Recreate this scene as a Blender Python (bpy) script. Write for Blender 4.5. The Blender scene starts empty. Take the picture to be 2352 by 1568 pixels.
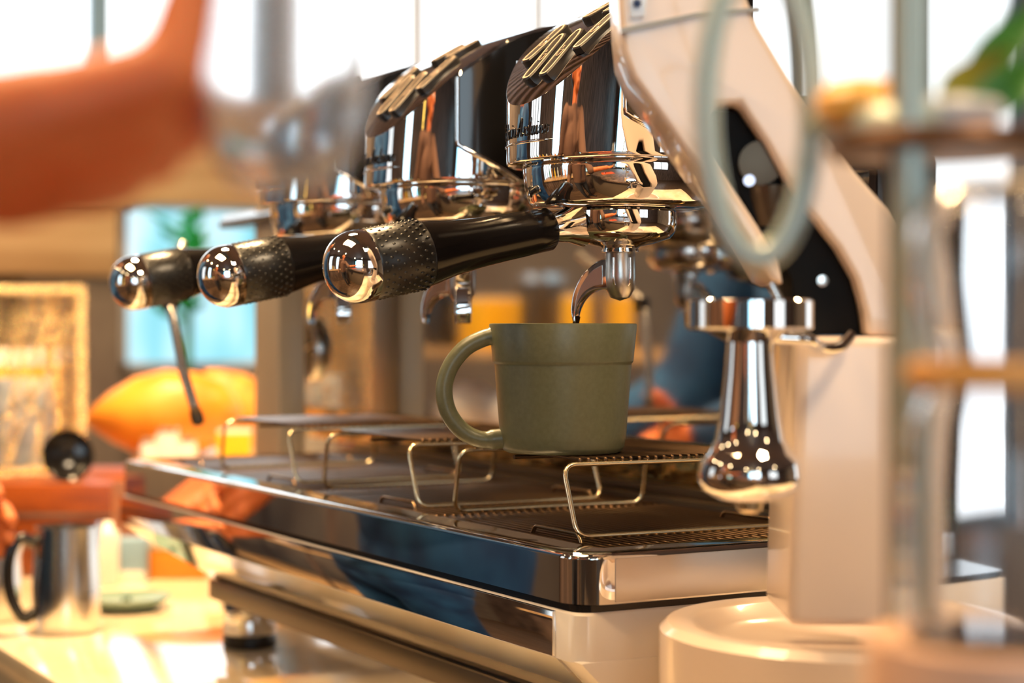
import bpy, bmesh, math, random
from mathutils import Vector, Matrix, noise
random.seed(7)
PI = math.pi
C = bpy.context.scene.collection
SC = bpy.context.scene

# ------------------------------------------------------------------ camera
FPX = 4200.0
TH = math.radians(29.0)
S_, C_ = math.sin(TH), math.cos(TH)
CAM = Vector((0.874, -0.527, 1.181))
F = Vector((-C_, S_, 0.0)); R = Vector((S_, C_, 0.0)); U = Vector((0, 0, 1))
HY = 755.0
cd = bpy.data.cameras.new('camera'); cam = bpy.data.objects.new('camera', cd); C.objects.link(cam)
cam.location = CAM
pitch = math.atan((784 - HY) / FPX)
fw = (F * math.cos(pitch) - U * math.sin(pitch)).normalized()
up = R.cross(fw)
cam.rotation_euler = Matrix((R, up, -fw)).transposed().to_euler()
cd.sensor_width = 36.0
cd.lens = 36.0 * FPX / 2352.0
cd.clip_start = 0.02
cd.dof.use_dof = True
cd.dof.focus_distance = 1.105
cd.dof.aperture_fstop = 4.9
cd.dof.aperture_blades = 0
SC.camera = cam

def P(px, py, Z):
    """the point seen at pixel (px, py) of the photograph at distance Z along the view axis"""
    return CAM + F * Z + R * ((px - 1176) / FPX * Z) + U * ((HY - py) / FPX * Z)
def ray(px, py): return F + R * ((px - 1176) / FPX) + U * ((HY - py) / FPX)
def onX(px, py, X):
    d = ray(px, py); return CAM + d * ((X - CAM.x) / d.x)
def onY(px, py, Y):
    d = ray(px, py); return CAM + d * ((Y - CAM.y) / d.y)

# ------------------------------------------------------------------ world, exposure
w = bpy.data.worlds.new('world'); SC.world = w; w.use_nodes = True
w.node_tree.nodes['Background'].inputs[0].default_value = (0.75, 0.88, 1.0, 1)
w.node_tree.nodes['Background'].inputs[1].default_value = 0.6
SC.view_settings.view_transform = 'Standard'
SC.view_settings.look = 'None'
SC.view_settings.exposure = 0.08
SC.view_settings.gamma = 1.0
SC.view_settings.use_curve_mapping = False
SC.cycles.use_denoising = True
SC.cycles.max_bounces = 10
SC.cycles.glossy_bounces = 6
SC.cycles.transmission_bounces = 8
SC.cycles.sample_clamp_indirect = 6.0
SC.cycles.caustics_refractive = False
SC.cycles.blur_glossy = 0.6

# ------------------------------------------------------------------ ceiling area lights
def area(name, loc, target, size, power, col, sy=None):
    l = bpy.data.lights.new(name, 'AREA'); l.energy = power; l.color = col
    l.size = size
    if sy: l.shape = 'RECTANGLE'; l.size_y = sy
    o = bpy.data.objects.new(name, l); C.objects.link(o)
    o.location = loc
    o.rotation_euler = (Vector(target) - Vector(loc)).to_track_quat('-Z', 'Y').to_euler()
    return o
WARM = (1.0, 0.66, 0.33); WARM2 = (1.0, 0.74, 0.46); COOL = (0.70, 0.88, 1.0)
area('ceiling_light_counter', (-1.05, 0.10, 2.72), (-1.05, 0.1, 0.9), 0.30, 95, WARM)
area('ceiling_light_machine', (-0.15, -0.55, 2.72), (-0.25, 0.1, 1.1), 0.85, 62, WARM)
area('ceiling_light_service', (1.05, 0.25, 2.72), (0.3, 0.1, 1.1), 0.45, 44, WARM2)
area('rack_fill_rear', (-0.6, 1.5, 2.72), (-0.4, 0.2, 1.0), 0.40, 45, WARM)  # unseen light added from behind so the rack wires look golden
area('wall_fill_far', (-3.2, -0.6, 2.72), (-4.2, 0.0, 1.4), 0.40, 60, WARM2)  # unseen light added to lift the dim far wall and its tan trim
area('window_light_behind', (3.9, -1.6, 1.7), (0.0, 0.0, 1.2), 1.4, 30, COOL, 1.6)

# ------------------------------------------------------------------ materials
def mat(name, col, rough=0.5, metal=0.0, coat=0.0, trans=0.0, ior=1.45, emit=None, estr=0.0, spec=None):
    m = bpy.data.materials.new(name); m.use_nodes = True
    b = m.node_tree.nodes['Principled BSDF']
    b.inputs['Base Color'].default_value = (*col, 1)
    b.inputs['Roughness'].default_value = rough
    b.inputs['Metallic'].default_value = metal
    b.inputs['Coat Weight'].default_value = coat
    b.inputs['Coat Roughness'].default_value = 0.08
    b.inputs['Transmission Weight'].default_value = trans
    b.inputs['IOR'].default_value = ior
    if spec is not None: b.inputs['Specular IOR Level'].default_value = spec
    if emit:
        b.inputs['Emission Color'].default_value = (*emit, 1); b.inputs['Emission Strength'].default_value = estr
    return m
def tex(m, scale=(1, 1, 1), kind='noise', tscale=5.0, c0=(0, 0, 0), c1=(1, 1, 1), bump=0.0, detail=3.0, p0=0.35, p1=0.65, rough=None, color=True, dist=0.0, bdist=0.002):
    nt = m.node_tree; b = nt.nodes['Principled BSDF']
    tc = nt.nodes.new('ShaderNodeTexCoord'); mp = nt.nodes.new('ShaderNodeMapping')
    mp.inputs['Scale'].default_value = scale
    nt.links.new(tc.outputs['Object'], mp.inputs[0])
    if kind == 'noise':
        t = nt.nodes.new('ShaderNodeTexNoise'); t.inputs['Scale'].default_value = tscale; t.inputs['Detail'].default_value = detail
        t.inputs['Distortion'].default_value = dist; out = t.outputs[0]
    elif kind == 'wave':
        t = nt.nodes.new('ShaderNodeTexWave'); t.inputs['Scale'].default_value = tscale; t.inputs['Distortion'].default_value = dist; out = t.outputs[1]
    else:
        t = nt.nodes.new('ShaderNodeTexVoronoi'); t.inputs['Scale'].default_value = tscale; out = t.outputs[0]
    nt.links.new(mp.outputs[0], t.inputs[0])
    r = nt.nodes.new('ShaderNodeValToRGB')
    r.color_ramp.elements[0].position = p0; r.color_ramp.elements[1].position = p1
    r.color_ramp.elements[0].color = (*c0, 1); r.color_ramp.elements[1].color = (*c1, 1)
    nt.links.new(out, r.inputs[0])
    if color: nt.links.new(r.outputs[0], b.inputs['Base Color'])
    if bump:
        bp = nt.nodes.new('ShaderNodeBump'); bp.inputs['Strength'].default_value = bump; bp.inputs['Distance'].default_value = bdist
        nt.links.new(out, bp.inputs['Height']); nt.links.new(bp.outputs[0], b.inputs['Normal'])
    if rough:
        mr = nt.nodes.new('ShaderNodeMapRange'); mr.inputs[3].default_value = rough[0]; mr.inputs[4].default_value = rough[1]
        nt.links.new(out, mr.inputs[0]); nt.links.new(mr.outputs[0], b.inputs['Roughness'])
    return r
def window_mat(name, cols, strength, scale=3.0, p=(0.3, 0.5, 0.7)):
    """daylit pane: what lies outside is only soft vertical streaks of sky, curtain and street"""
    m = bpy.data.materials.new(name); m.use_nodes = True; nt = m.node_tree
    for n in list(nt.nodes): nt.nodes.remove(n)
    o = nt.nodes.new('ShaderNodeOutputMaterial'); e = nt.nodes.new('ShaderNodeEmission')
    e.inputs[1].default_value = strength
    tc = nt.nodes.new('ShaderNodeTexCoord'); mp = nt.nodes.new('ShaderNodeMapping'); mp.inputs['Scale'].default_value = (1, 1, 0.25)
    t = nt.nodes.new('ShaderNodeTexNoise'); t.inputs['Scale'].default_value = scale; t.inputs['Detail'].default_value = 2
    r = nt.nodes.new('ShaderNodeValToRGB')
    while len(r.color_ramp.elements) < len(cols): r.color_ramp.elements.new(0.5)
    for el, c, q in zip(r.color_ramp.elements, cols, p): el.position = q; el.color = (*c, 1)
    nt.links.new(tc.outputs['Object'], mp.inputs[0]); nt.links.new(mp.outputs[0], t.inputs[0]); nt.links.new(t.outputs[0], r.inputs[0])
    nt.links.new(r.outputs[0], e.inputs[0]); nt.links.new(e.outputs[0], o.inputs[0])
    return m

M = {}
M['chrome'] = mat('polished_chrome', (0.86, 0.85, 0.84), 0.035, 1.0)
M['bell'] = mat('bell_chrome', (0.80, 0.78, 0.77), 0.03, 1.0)
tex(M['bell'], (60, 60, 1.5), tscale=1.0, bump=0.05, color=False, bdist=0.0006)
M['steel'] = mat('satin_steel', (0.72, 0.69, 0.65), 0.22, 1.0)
tex(M['steel'], (3, 3, 120), tscale=3, bump=0.04, color=False, bdist=0.0004)
M['splash'] = mat('stained_mirror_steel', (0.74, 0.73, 0.72), 0.1, 1.0)
tex(M['splash'], (1, 1, 1), tscale=22, rough=(0.015, 0.07), color=False, detail=5)
M['wire'] = mat('warm_steel_wire', (1.0, 0.84, 0.55), 0.25, 1.0)
M['grid'] = mat('dark_stained_wire', (0.14, 0.08, 0.04), 0.30, 0.8, spec=0.3)
M['hoop'] = mat('worn_hoop_wire', (0.42, 0.28, 0.16), 0.25, 1.0)
M['basin'] = mat('coffee_stained_basin', (0.045, 0.028, 0.018), 0.4, 0.0)
tex(M['basin'], tscale=40, c0=(0.003, 0.002, 0.001), c1=(0.018, 0.010, 0.006), bump=0.3)
M['satin'] = mat('brushed_end_steel', (0.66, 0.60, 0.54), 0.38, 1.0)
tex(M['satin'], (1, 2, 60), tscale=4, bump=0.05, color=False, bdist=0.0003)
M['cast'] = mat('cast_spout_metal', (0.60, 0.57, 0.53), 0.3, 1.0)
tex(M['cast'], tscale=400, bump=0.15, color=False, bdist=0.0004)
M['black'] = mat('gloss_black', (0.010, 0.009, 0.009), 0.16, 0.0, coat=0.3)
M['handle'] = mat('handle_black', (0.006, 0.005, 0.005), 0.17, 0.0, spec=0.35)
M['rubber'] = mat('grip_rubber', (0.010, 0.009, 0.008), 0.30, 0.0, spec=0.6)
M['matt_black'] = mat('matt_black', (0.004, 0.0035, 0.0035), 0.6, spec=0.2)
M['button'] = mat('button_black', (0.014, 0.012, 0.012), 0.3)
M['cream_line'] = mat('button_outline_cream', (0.62, 0.47, 0.33), 0.4)
M['mug'] = mat('olive_stoneware', (0.155, 0.150, 0.090), 0.36, 0.0)
tex(M['mug'], tscale=320, c0=(0.098, 0.102, 0.056), c1=(0.126, 0.128, 0.074), bump=0.12, bdist=0.0003, p0=0.2, p1=0.8)
M['coffee'] = mat('espresso', (0.035, 0.012, 0.005), 0.12, 0.0)
M['white_paint'] = mat('white_paint', (0.72, 0.66, 0.60), 0.30, 0.0, coat=0.4)
M['panel_grey'] = mat('warm_grey_panel', (0.34, 0.30, 0.25), 0.4, 0.3)
M['frame'] = mat('dark_bronze_frame', (0.10, 0.07, 0.045), 0.35, 0.7)
M['cream'] = mat('cream_enamel', (0.78, 0.62, 0.50), 0.28, 0.0, coat=0.6)
M['counter'] = mat('cream_stone', (0.80, 0.66, 0.46), 0.05, 0.0, coat=0.5)
tex(M['counter'], tscale=7, c0=(0.70, 0.55, 0.36), c1=(0.86, 0.74, 0.54), detail=6)
M['counter_side'] = mat('counter_front_panel', (0.16, 0.12, 0.09), 0.4)
M['gold'] = mat('gold_glitter', (0.86, 0.66, 0.36), 0.12, 1.0)
tex(M['gold'], tscale=260, bump=1.0, color=False, bdist=0.01)
M['frost'] = mat('frosted_candle_glass', (0.80, 0.88, 0.95), 0.5, 0.0)
tex(M['frost'], tscale=60, c0=(0.36, 0.46, 0.54), c1=(0.66, 0.74, 0.80), bump=0.3)
M['gourd'] = mat('yellow_orange_rind', (0.92, 0.42, 0.04), 0.4)
tex(M['gourd'], tscale=9, c0=(0.66, 0.20, 0.012), c1=(0.84, 0.34, 0.03), bump=0.15)
M['gourd2'] = mat('brown_orange_rind', (0.70, 0.26, 0.03), 0.45)
tex(M['gourd2'], tscale=30, c0=(0.50, 0.15, 0.02), c1=(0.80, 0.34, 0.04), bump=0.2)
M['orange_wood'] = mat('orange_lacquer_wood', (0.45, 0.11, 0.012), 0.35)
tex(M['orange_wood'], (1, 1, 6), tscale=6, c0=(0.12, 0.022, 0.003), c1=(0.32, 0.07, 0.006), dist=1.0)
M['wood'] = mat('brown_wood', (0.24, 0.12, 0.06), 0.5)
tex(M['wood'], (1, 1, 0.15), tscale=22, c0=(0.05, 0.032, 0.026), c1=(0.17, 0.11, 0.085))
M['tan_wood'] = mat('tan_wood', (0.62, 0.38, 0.18), 0.5)
tex(M['tan_wood'], (1, 0.1, 1), tscale=12, c0=(0.46, 0.26, 0.11), c1=(0.72, 0.47, 0.24))
M['slat'] = mat('ceiling_slat_wood', (0.30, 0.19, 0.14), 0.55)
M['plaster'] = mat('warm_plaster', (0.55, 0.42, 0.30), 0.8)
tex(M['plaster'], tscale=3, c0=(0.48, 0.36, 0.25), c1=(0.60, 0.47, 0.34), bump=0.1)
M['greybrown'] = mat('grey_brown_plaster', (0.20, 0.15, 0.11), 0.8)
tex(M['greybrown'], tscale=4, c0=(0.17, 0.12, 0.09), c1=(0.24, 0.18, 0.13), bump=0.1)
M['darkframe'] = mat('window_frame_dark', (0.05, 0.06, 0.07), 0.5)
M['floor'] = mat('dark_floor', (0.13, 0.08, 0.05), 0.35)
tex(M['floor'], (1, 8, 1), tscale=3, c0=(0.09, 0.05, 0.03), c1=(0.18, 0.11, 0.07))
M['skin'] = mat('skin', (0.62, 0.19, 0.06), 0.5); M['skin'].node_tree.nodes['Principled BSDF'].inputs['Subsurface Weight'].default_value = 0.15
tex(M['skin'], tscale=25, c0=(0.46, 0.11, 0.025), c1=(0.60, 0.17, 0.05), bump=0.1)
M['denim'] = mat('blue_denim', (0.02, 0.11, 0.26), 0.85)
tex(M['denim'], tscale=14, c0=(0.004, 0.03, 0.10), c1=(0.012, 0.075, 0.20), bump=0.5, bdist=0.01)
M['brown_cloth'] = mat('brown_cloth', (0.12, 0.06, 0.04), 0.9)
M['dark_cloth'] = mat('dark_cloth', (0.03, 0.03, 0.04), 0.9)
M['hair'] = mat('dark_hair', (0.03, 0.018, 0.01), 0.5)
M['eye'] = mat('eye_white', (0.8, 0.8, 0.78), 0.2)
M['glass'] = mat('clear_glass', (1, 1, 1), 0.0, 0.0, trans=1.0, ior=1.45)
M['haze_glass'] = mat('white_haze_glass', (0.97, 0.98, 1.0), 0.12, 0.0, trans=0.86, ior=1.15)  # whitish haze of bright reflections put into the clear glass itself
M['carafe_glass'] = mat('carafe_glass', (0.97, 0.98, 1.0), 0.03, 0.0, trans=0.97, ior=1.33)
M['water'] = mat('clear_water', (0.98, 0.99, 1.0), 0.0, 0.0, trans=1.0, ior=1.33)
M['sage_metal'] = mat('sage_grey_metal', (0.50, 0.58, 0.52), 0.35, 0.35)
M['bronze_edge'] = mat('dark_bronze', (0.16, 0.08, 0.04), 0.35, 0.6)
M['leaf'] = mat('dark_green_leaf', (0.03, 0.16, 0.015), 0.35)
tex(M['leaf'], tscale=12, c0=(0.02, 0.12, 0.01), c1=(0.08, 0.26, 0.02))
M['olive_leaf'] = mat('olive_leaf', (0.28, 0.27, 0.02), 0.4)
M['yellow'] = mat('yellow_card', (0.95, 0.50, 0.01), 0.45)
M['white_ceramic'] = mat('white_ceramic', (0.85, 0.80, 0.74), 0.25)
M['paper'] = mat('white_paper', (0.9, 0.84, 0.76), 0.7)
M['bluegrey'] = mat('blue_grey_card', (0.22, 0.36, 0.50), 0.6)
M['red'] = mat('orange_red_card', (0.80, 0.10, 0.02), 0.45)
M['celadon'] = mat('celadon_glaze', (0.22, 0.32, 0.26), 0.2)
M['teal_shade'] = mat('green_glass', (0.08, 0.30, 0.18), 0.15)
M['lamp_emit'] = mat('lamp_bulb', (1, 0.8, 0.5), 0.5, emit=(1.0, 0.74, 0.40), estr=60)
M['lamp_strip'] = mat('lit_shelf', (1, 0.7, 0.3), 0.5, emit=(1.0, 0.62, 0.10), estr=3.0)
M['screen'] = mat('lit_screen', (0.1, 0.1, 0.1), 0.3, emit=(0.45, 0.95, 0.90), estr=2.2)
M['screen_y'] = mat('lit_screen_yellow', (0.1, 0.1, 0.1), 0.3, emit=(1.0, 0.75, 0.12), estr=1.8)
M['win_white'] = window_mat('daylight_white', [(0.55, 0.82, 1.0), (0.9, 0.97, 1.0), (1, 1, 1)], 3.2)
M['win_blue'] = window_mat('daylight_cyan', [(0.08, 0.46, 0.52), (0.35, 0.75, 0.86), (0.80, 0.95, 1.0)], 1.2, 6.0)
M['win_side'] = window_mat('daylight_side', [(0.20, 0.60, 0.85), (0.55, 0.85, 1.0), (1.0, 1.0, 1.0)], 4.0, 2.0)
M['win_pale'] = window_mat('daylight_pale', [(0.62, 0.72, 0.76), (0.85, 0.90, 0.92), (0.97, 0.97, 0.97)], 1.7, 2.0)

# ------------------------------------------------------------------ mesh helpers
def finish(bm, name, m, parent=None, ang=38, bev=0.0, seg=2, smooth=True, noc=False):
    bmesh.ops.remove_doubles(bm, verts=bm.verts, dist=1e-6)
    bmesh.ops.recalc_face_normals(bm, faces=bm.faces)
    if bev > 0:
        es = [e for e in bm.edges if len(e.link_faces) == 2 and e.calc_face_angle(0) > math.radians(ang)]
        if es: bmesh.ops.bevel(bm, geom=es, offset=bev, segments=seg, profile=0.6, affect='EDGES', clamp_overlap=True)
    for f in bm.faces: f.smooth = smooth
    for e in bm.edges:
        if len(e.link_faces) == 2 and e.calc_face_angle(0) > math.radians(ang): e.smooth = False
    me = bpy.data.meshes.new(name); bm.to_mesh(me); bm.free()
    o = bpy.data.objects.new(name, me); C.objects.link(o)
    me.materials.append(m)
    if parent is not None: o.parent = parent
    return o
def add_box(bm, lo, hi, rot=None, ctr=None):
    vs = [bm.verts.new((x, y, z)) for x in (lo[0], hi[0]) for y in (lo[1], hi[1]) for z in (lo[2], hi[2])]
    for q in ((0, 1, 3, 2), (4, 6, 7, 5), (0, 4, 5, 1), (2, 3, 7, 6), (0, 2, 6, 4), (1, 5, 7, 3)):
        bm.faces.new([vs[i] for i in q])
    if rot is not None: bmesh.ops.rotate(bm, verts=vs, cent=ctr or (0, 0, 0), matrix=rot)
    return vs
def box(name, lo, hi, m, parent=None, bev=0.0, seg=2):
    bm = bmesh.new(); add_box(bm, lo, hi); return finish(bm, name, m, parent, bev=bev, seg=seg)
def add_lathe(bm, prof, n=48, mtx=None):
    rings = []
    for r, z in prof:
        if r < 1e-6: rings.append([bm.verts.new((0, 0, z))])
        else: rings.append([bm.verts.new((r * math.cos(2 * PI * i / n), r * math.sin(2 * PI * i / n), z)) for i in range(n)])
    for a, b in zip(rings, rings[1:]):
        if len(a) == 1 and len(b) == 1: continue
        for i in range(n):
            j = (i + 1) % n
            if len(a) == 1: bm.faces.new((a[0], b[i], b[j]))
            elif len(b) == 1: bm.faces.new((a[i], b[0], a[j]))
            else: bm.faces.new((a[i], b[i], b[j], a[j]))
    vs = [v for r in rings for v in r]
    if mtx is not None: bmesh.ops.transform(bm, matrix=mtx, verts=vs)
    return vs
def lathe(name, prof, m, parent=None, n=48, mtx=None, ang=38):
    bm = bmesh.new(); add_lathe(bm, prof, n, mtx); return finish(bm, name, m, parent, ang=ang)
def axis_mtx(o, d):
    return Matrix.Translation(o) @ Vector(d).normalized().to_track_quat('Z', 'Y').to_matrix().to_4x4()
def add_tube(bm, pts, rad, n=8, cap=True, closed=False):
    pts = [Vector(p) for p in pts]; k = len(pts)
    rads = rad if isinstance(rad, (list, tuple)) else [rad] * k
    def tan(i):
        if closed: return (pts[(i + 1) % k] - pts[i - 1]).normalized()
        a = pts[max(i - 1, 0)]; b = pts[min(i + 1, k - 1)]; return (b - a).normalized()
    t = tan(0); nrm = t.orthogonal().normalized(); rings = []
    for i in range(k):
        t2 = tan(i); q = t.rotation_difference(t2); nrm = (q @ nrm); nrm = (nrm - t2 * nrm.dot(t2)).normalized(); t = t2
        bn = t.cross(nrm)
        rings.append([bm.verts.new(pts[i] + (nrm * math.cos(2 * PI * j / n) + bn * math.sin(2 * PI * j / n)) * rads[i]) for j in range(n)])
    pairs = list(zip(rings, rings[1:])) + ([(rings[-1], rings[0])] if closed else [])
    for a, b in pairs:
        for j in range(n): bm.faces.new((a[j], a[(j + 1) % n], b[(j + 1) % n], b[j]))
    if cap and not closed:
        bm.faces.new(rings[0][::-1]); bm.faces.new(rings[-1])
def tube(name, pts, rad, m, parent=None, n=10, closed=False):
    bm = bmesh.new(); add_tube(bm, pts, rad, n, closed=closed); return finish(bm, name, m, parent, ang=60)
def fillet(pts, r, seg=5, closed=False):
    pts = [Vector(p) for p in pts]; out = []; k = len(pts)
    for i in range(k):
        if not closed and i in (0, k - 1): out.append(pts[i]); continue
        a, b, c = pts[i - 1], pts[i], pts[(i + 1) % k]
        u = (a - b).normalized(); v = (c - b).normalized()
        rr = min(r, (a - b).length * 0.45, (c - b).length * 0.45)
        p0 = b + u * rr; p1 = b + v * rr
        for s in range(seg + 1):
            t = s / seg; out.append(p0 * (1 - t) ** 2 + b * 2 * t * (1 - t) + p1 * t ** 2)
    return out
def catmull(pts, n=8):
    pts = [Vector(p) for p in pts]; q = [pts[0] * 2 - pts[1]] + pts + [pts[-1] * 2 - pts[-2]]; out = []
    for i in range(1, len(q) - 2):
        for s in range(n):
            t = s / n; a, b, c, d = q[i - 1], q[i], q[i + 1], q[i + 2]
            out.append(0.5 * ((2 * b) + (c - a) * t + (2 * a - 5 * b + 4 * c - d) * t * t + (3 * b - a - 3 * c + d) * t ** 3))
    out.append(pts[-1]); return out
def add_prism(bm, pts, off):
    a = [bm.verts.new(p) for p in pts]; b = [bm.verts.new(Vector(p) + Vector(off)) for p in pts]
    bm.faces.new(a); bm.faces.new(b[::-1]); k = len(a)
    for i in range(k): bm.faces.new((a[i], b[i], b[(i + 1) % k], a[(i + 1) % k]))
def prism(name, pts, off, m, parent=None, bev=0.0, seg=2):
    bm = bmesh.new(); add_prism(bm, pts, off); return finish(bm, name, m, parent, bev=bev, seg=seg)
def rrect(x0, x1, y0, y1, r, n=6):
    out = []
    for cx, cy, a0 in ((x1 - r, y1 - r, 0), (x0 + r, y1 - r, 90), (x0 + r, y0 + r, 180), (x1 - r, y0 + r, 270)):
        for i in range(n + 1):
            a = math.radians(a0 + 90 * i / n); out.append((cx + r * math.cos(a), cy + r * math.sin(a)))
    return out
def add_loft(bm, loops, cap0=True, cap1=True):
    rs = [[bm.verts.new(p) for p in l] for l in loops]
    for a, b in zip(rs, rs[1:]):
        k = len(a)
        for i in range(k): bm.faces.new((a[i], a[(i + 1) % k], b[(i + 1) % k], b[i]))
    if cap0: bm.faces.new(rs[0][::-1])
    if cap1: bm.faces.new(rs[-1])
def blob(name, segs, voxel, m, parent=None, smooth=6):
    """one continuous skin grown over tapered capsules"""
    bm = bmesh.new()
    for a, ra, b, rb in segs:
        a = Vector(a); b = Vector(b); d = b - a; L = d.length
        k = max(2, int(L / (min(ra, rb) * 0.5)) + 1)
        prof = [(1e-9, -ra)] + [(ra * math.cos(t), ra * math.sin(t)) for t in (-1.2, -.8, -.4)]
        prof += [(ra + (rb - ra) * i / k, L * i / k) for i in range(k + 1)]
        prof += [(rb * math.cos(t), L + rb * math.sin(t)) for t in (.4, .8, 1.2)] + [(1e-9, L + rb)]
        prof[0] = (0, -ra); prof[-1] = (0, L + rb)
        add_lathe(bm, prof, 16, axis_mtx(a, d if L > 1e-6 else (0, 0, 1)))
    bmesh.ops.recalc_face_normals(bm, faces=bm.faces)
    me = bpy.data.meshes.new(name + '_raw'); bm.to_mesh(me); bm.free()
    t = bpy.data.objects.new(name + '_raw', me); C.objects.link(t)
    r = t.modifiers.new('r', 'REMESH'); r.mode = 'VOXEL'; r.voxel_size = voxel
    s = t.modifiers.new('s', 'SMOOTH'); s.iterations = smooth; s.factor = 0.5
    dg = bpy.context.evaluated_depsgraph_get(); dg.update()
    me2 = bpy.data.meshes.new_from_object(t.evaluated_get(dg)); me2.name = name
    bpy.data.objects.remove(t)
    for p in me2.polygons: p.use_smooth = True
    me2.materials.clear(); me2.materials.append(m)
    o = bpy.data.objects.new(name, me2); C.objects.link(o)
    if parent is not None: o.parent = parent
    return o
def thing(name, label, cat, loc=(0, 0, 0), group=None, rz=0.0):
    o = bpy.data.objects.new(name, None); C.objects.link(o); o.location = loc; o.rotation_euler.z = rz
    o.empty_display_size = 0.05
    o['label'] = label; o['category'] = cat
    if group: o['group'] = group
    return o
def tag(o, label, cat, group=None):
    o['label'] = label; o['category'] = cat
    if group: o['group'] = group
    return o
def struct(o): o['kind'] = 'structure'; return o
def dup(o, parent=None):
    c = o.copy(); C.objects.link(c); c.parent = parent
    for ch in [x for x in bpy.data.objects if x.parent is o]: dup(ch, c)
    return c

# ================================================================== ROOM
RX0, RX1, RY0, RY1, RZ = -4.2, 4.4, -3.6, 5.2, 3.0
struct(box('floor', (RX0, RY0, -0.05), (RX1, RY1, 0.0), M['floor']))
ceil = struct(box('ceiling', (RX0, RY0, RZ), (RX1, RY1, RZ + 0.05), M['greybrown']))
bm = bmesh.new()
y = RY0 + 0.05
while y < RY1 - 0.1:
    add_box(bm, (RX0 + .02, y, RZ - 0.10), (RX1 - .02, y + 0.035, RZ - 0.02)); y += 0.09
sl = finish(bm, 'ceiling_slats', M['slat'], ceil, smooth=False); sl['kind'] = 'stuff'

def wall_with_holes(name, axis, pos, thick, a0, a1, holes, m):
    """wall perpendicular to axis at pos, spanning a0..a1 and z 0..RZ, with rectangular openings (a0,a1,z0,z1) side by side"""
    bm = bmesh.new()
    def bx(s0, s1, z0, z1):
        if s1 - s0 < 1e-4 or z1 - z0 < 1e-4: return
        lo, hi = sorted((pos, pos + thick))
        if axis == 'x': add_box(bm, (lo, s0, z0), (hi, s1, z1))
        else: add_box(bm, (s0, lo, z0), (s1, hi, z1))
    cur = a0
    for h in sorted(holes):
        bx(cur, h[0], 0, RZ); bx(h[0], h[1], 0, h[2]); bx(h[0], h[1], h[3], RZ); cur = h[1]
    bx(cur, a1, 0, RZ)
    return struct(finish(bm, name, m, smooth=False))
NW = [0]
def window(axis, pos, dirn, h, glow, mull=2, rails=1, fm=None, fw=0.05):
    """an opening fitted with a frame and separate panes"""
    NW[0] += 1
    fm = fm or M['darkframe']
    s0, s1, z0, z1 = h
    bm = bmesh.new()
    def bx(b, a0, a1, c0, c1, d0, d1):
        lo, hi = sorted((pos + dirn * d0, pos + dirn * d1))
        if axis == 'x': add_box(b, (lo, a0, c0), (hi, a1, c1))
        else: add_box(b, (a0, lo, c0), (a1, hi, c1))
    bx(bm, s0, s0 + fw, z0, z1, -0.01, 0.08); bx(bm, s1 - fw, s1, z0, z1, -0.01, 0.08)
    bx(bm, s0, s1, z0, z0 + fw, -0.01, 0.08); bx(bm, s0, s1, z1 - fw, z1, -0.01, 0.08)
    W = (s1 - s0) / mull; H = (z1 - z0) / rails
    for i in range(1, mull): bx(bm, s0 + W * i - fw / 2, s0 + W * i + fw / 2, z0, z1, 0, 0.07)
    for i in range(1, rails): bx(bm, s0, s1, z0 + H * i - fw / 2, z0 + H * i + fw / 2, 0, 0.07)
    o = struct(finish(bm, 'window_%d' % NW[0], fm, smooth=False))
    for i in range(mull):
        for j in range(rails):
            b = bmesh.new(); bx(b, s0 + W * i + .01, s0 + W * (i + 1) - .01, z0 + H * j + .01, z0 + H * (j + 1) - .01, 0.03, 0.04)
            finish(b, 'pane', glow, o, smooth=False)
    return o
# far wall (x = RX0)
def yz(px, py): v = onX(px, py, RX0); return v.y, v.z
a = yz(275, 850); b = yz(640, 395)
h1 = (a[0], b[0], a[1], b[1])
a = yz(662, 480); b = yz(1500, -420)
h2 = (a[0], b[0], a[1], min(b[1], 2.7))
a = yz(1560, 640); b = yz(2352, -420)
h3 = (a[0], min(b[0], 5.0), 0.45, 2.7)
a = yz(-620, 200); b = yz(600, -420)
h0 = (a[0], b[0], yz(0, 330)[1], 2.7)
# the window over the first opening shares its column: keep it above the lintel
bm = bmesh.new()
def wy(s0, s1, z0, z1): add_box(bm, (RX0 - 0.12, s0, z0), (RX0, s1, z1))
wy(RY0, h0[0], 0, RZ); wy(h0[0], h1[0], 0, h0[2]); wy(h1[0], h1[1], 0, h1[2]); wy(h1[0], h1[1], h1[3], h0[2])
wy(h0[0], h0[1], h0[3], RZ)
wy(h0[1], h2[0], h1[3], RZ); wy(h1[1], h2[0], 0, h1[3]); wy(h0[1], h1[1], h1[3], h0[2])
wy(h2[0], h2[1], 0, h2[2]); wy(h2[0], h2[1], h2[3], RZ)
wy(h2[1], h3[0], 0, RZ); wy(h3[0], h3[1], 0, h3[2]); wy(h3[0], h3[1], h3[3], RZ); wy(h3[1], RY1, 0, RZ)
struct(finish(bm, 'wall_far', M['greybrown'], smooth=False))
window('x', RX0, -1, h1, M['win_blue'], 1, 1, M['white_paint'], 0.02)
window('x', RX0, -1, h2, M['win_white'], 3, 1, M['white_paint'], 0.04)
window('x', RX0, -1, h3, M['win_pale'], 3, 1, None, 0.05)
window('x', RX0, -1, h0, M['win_white'], 3, 1, M['bluegrey'], 0.06)
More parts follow.
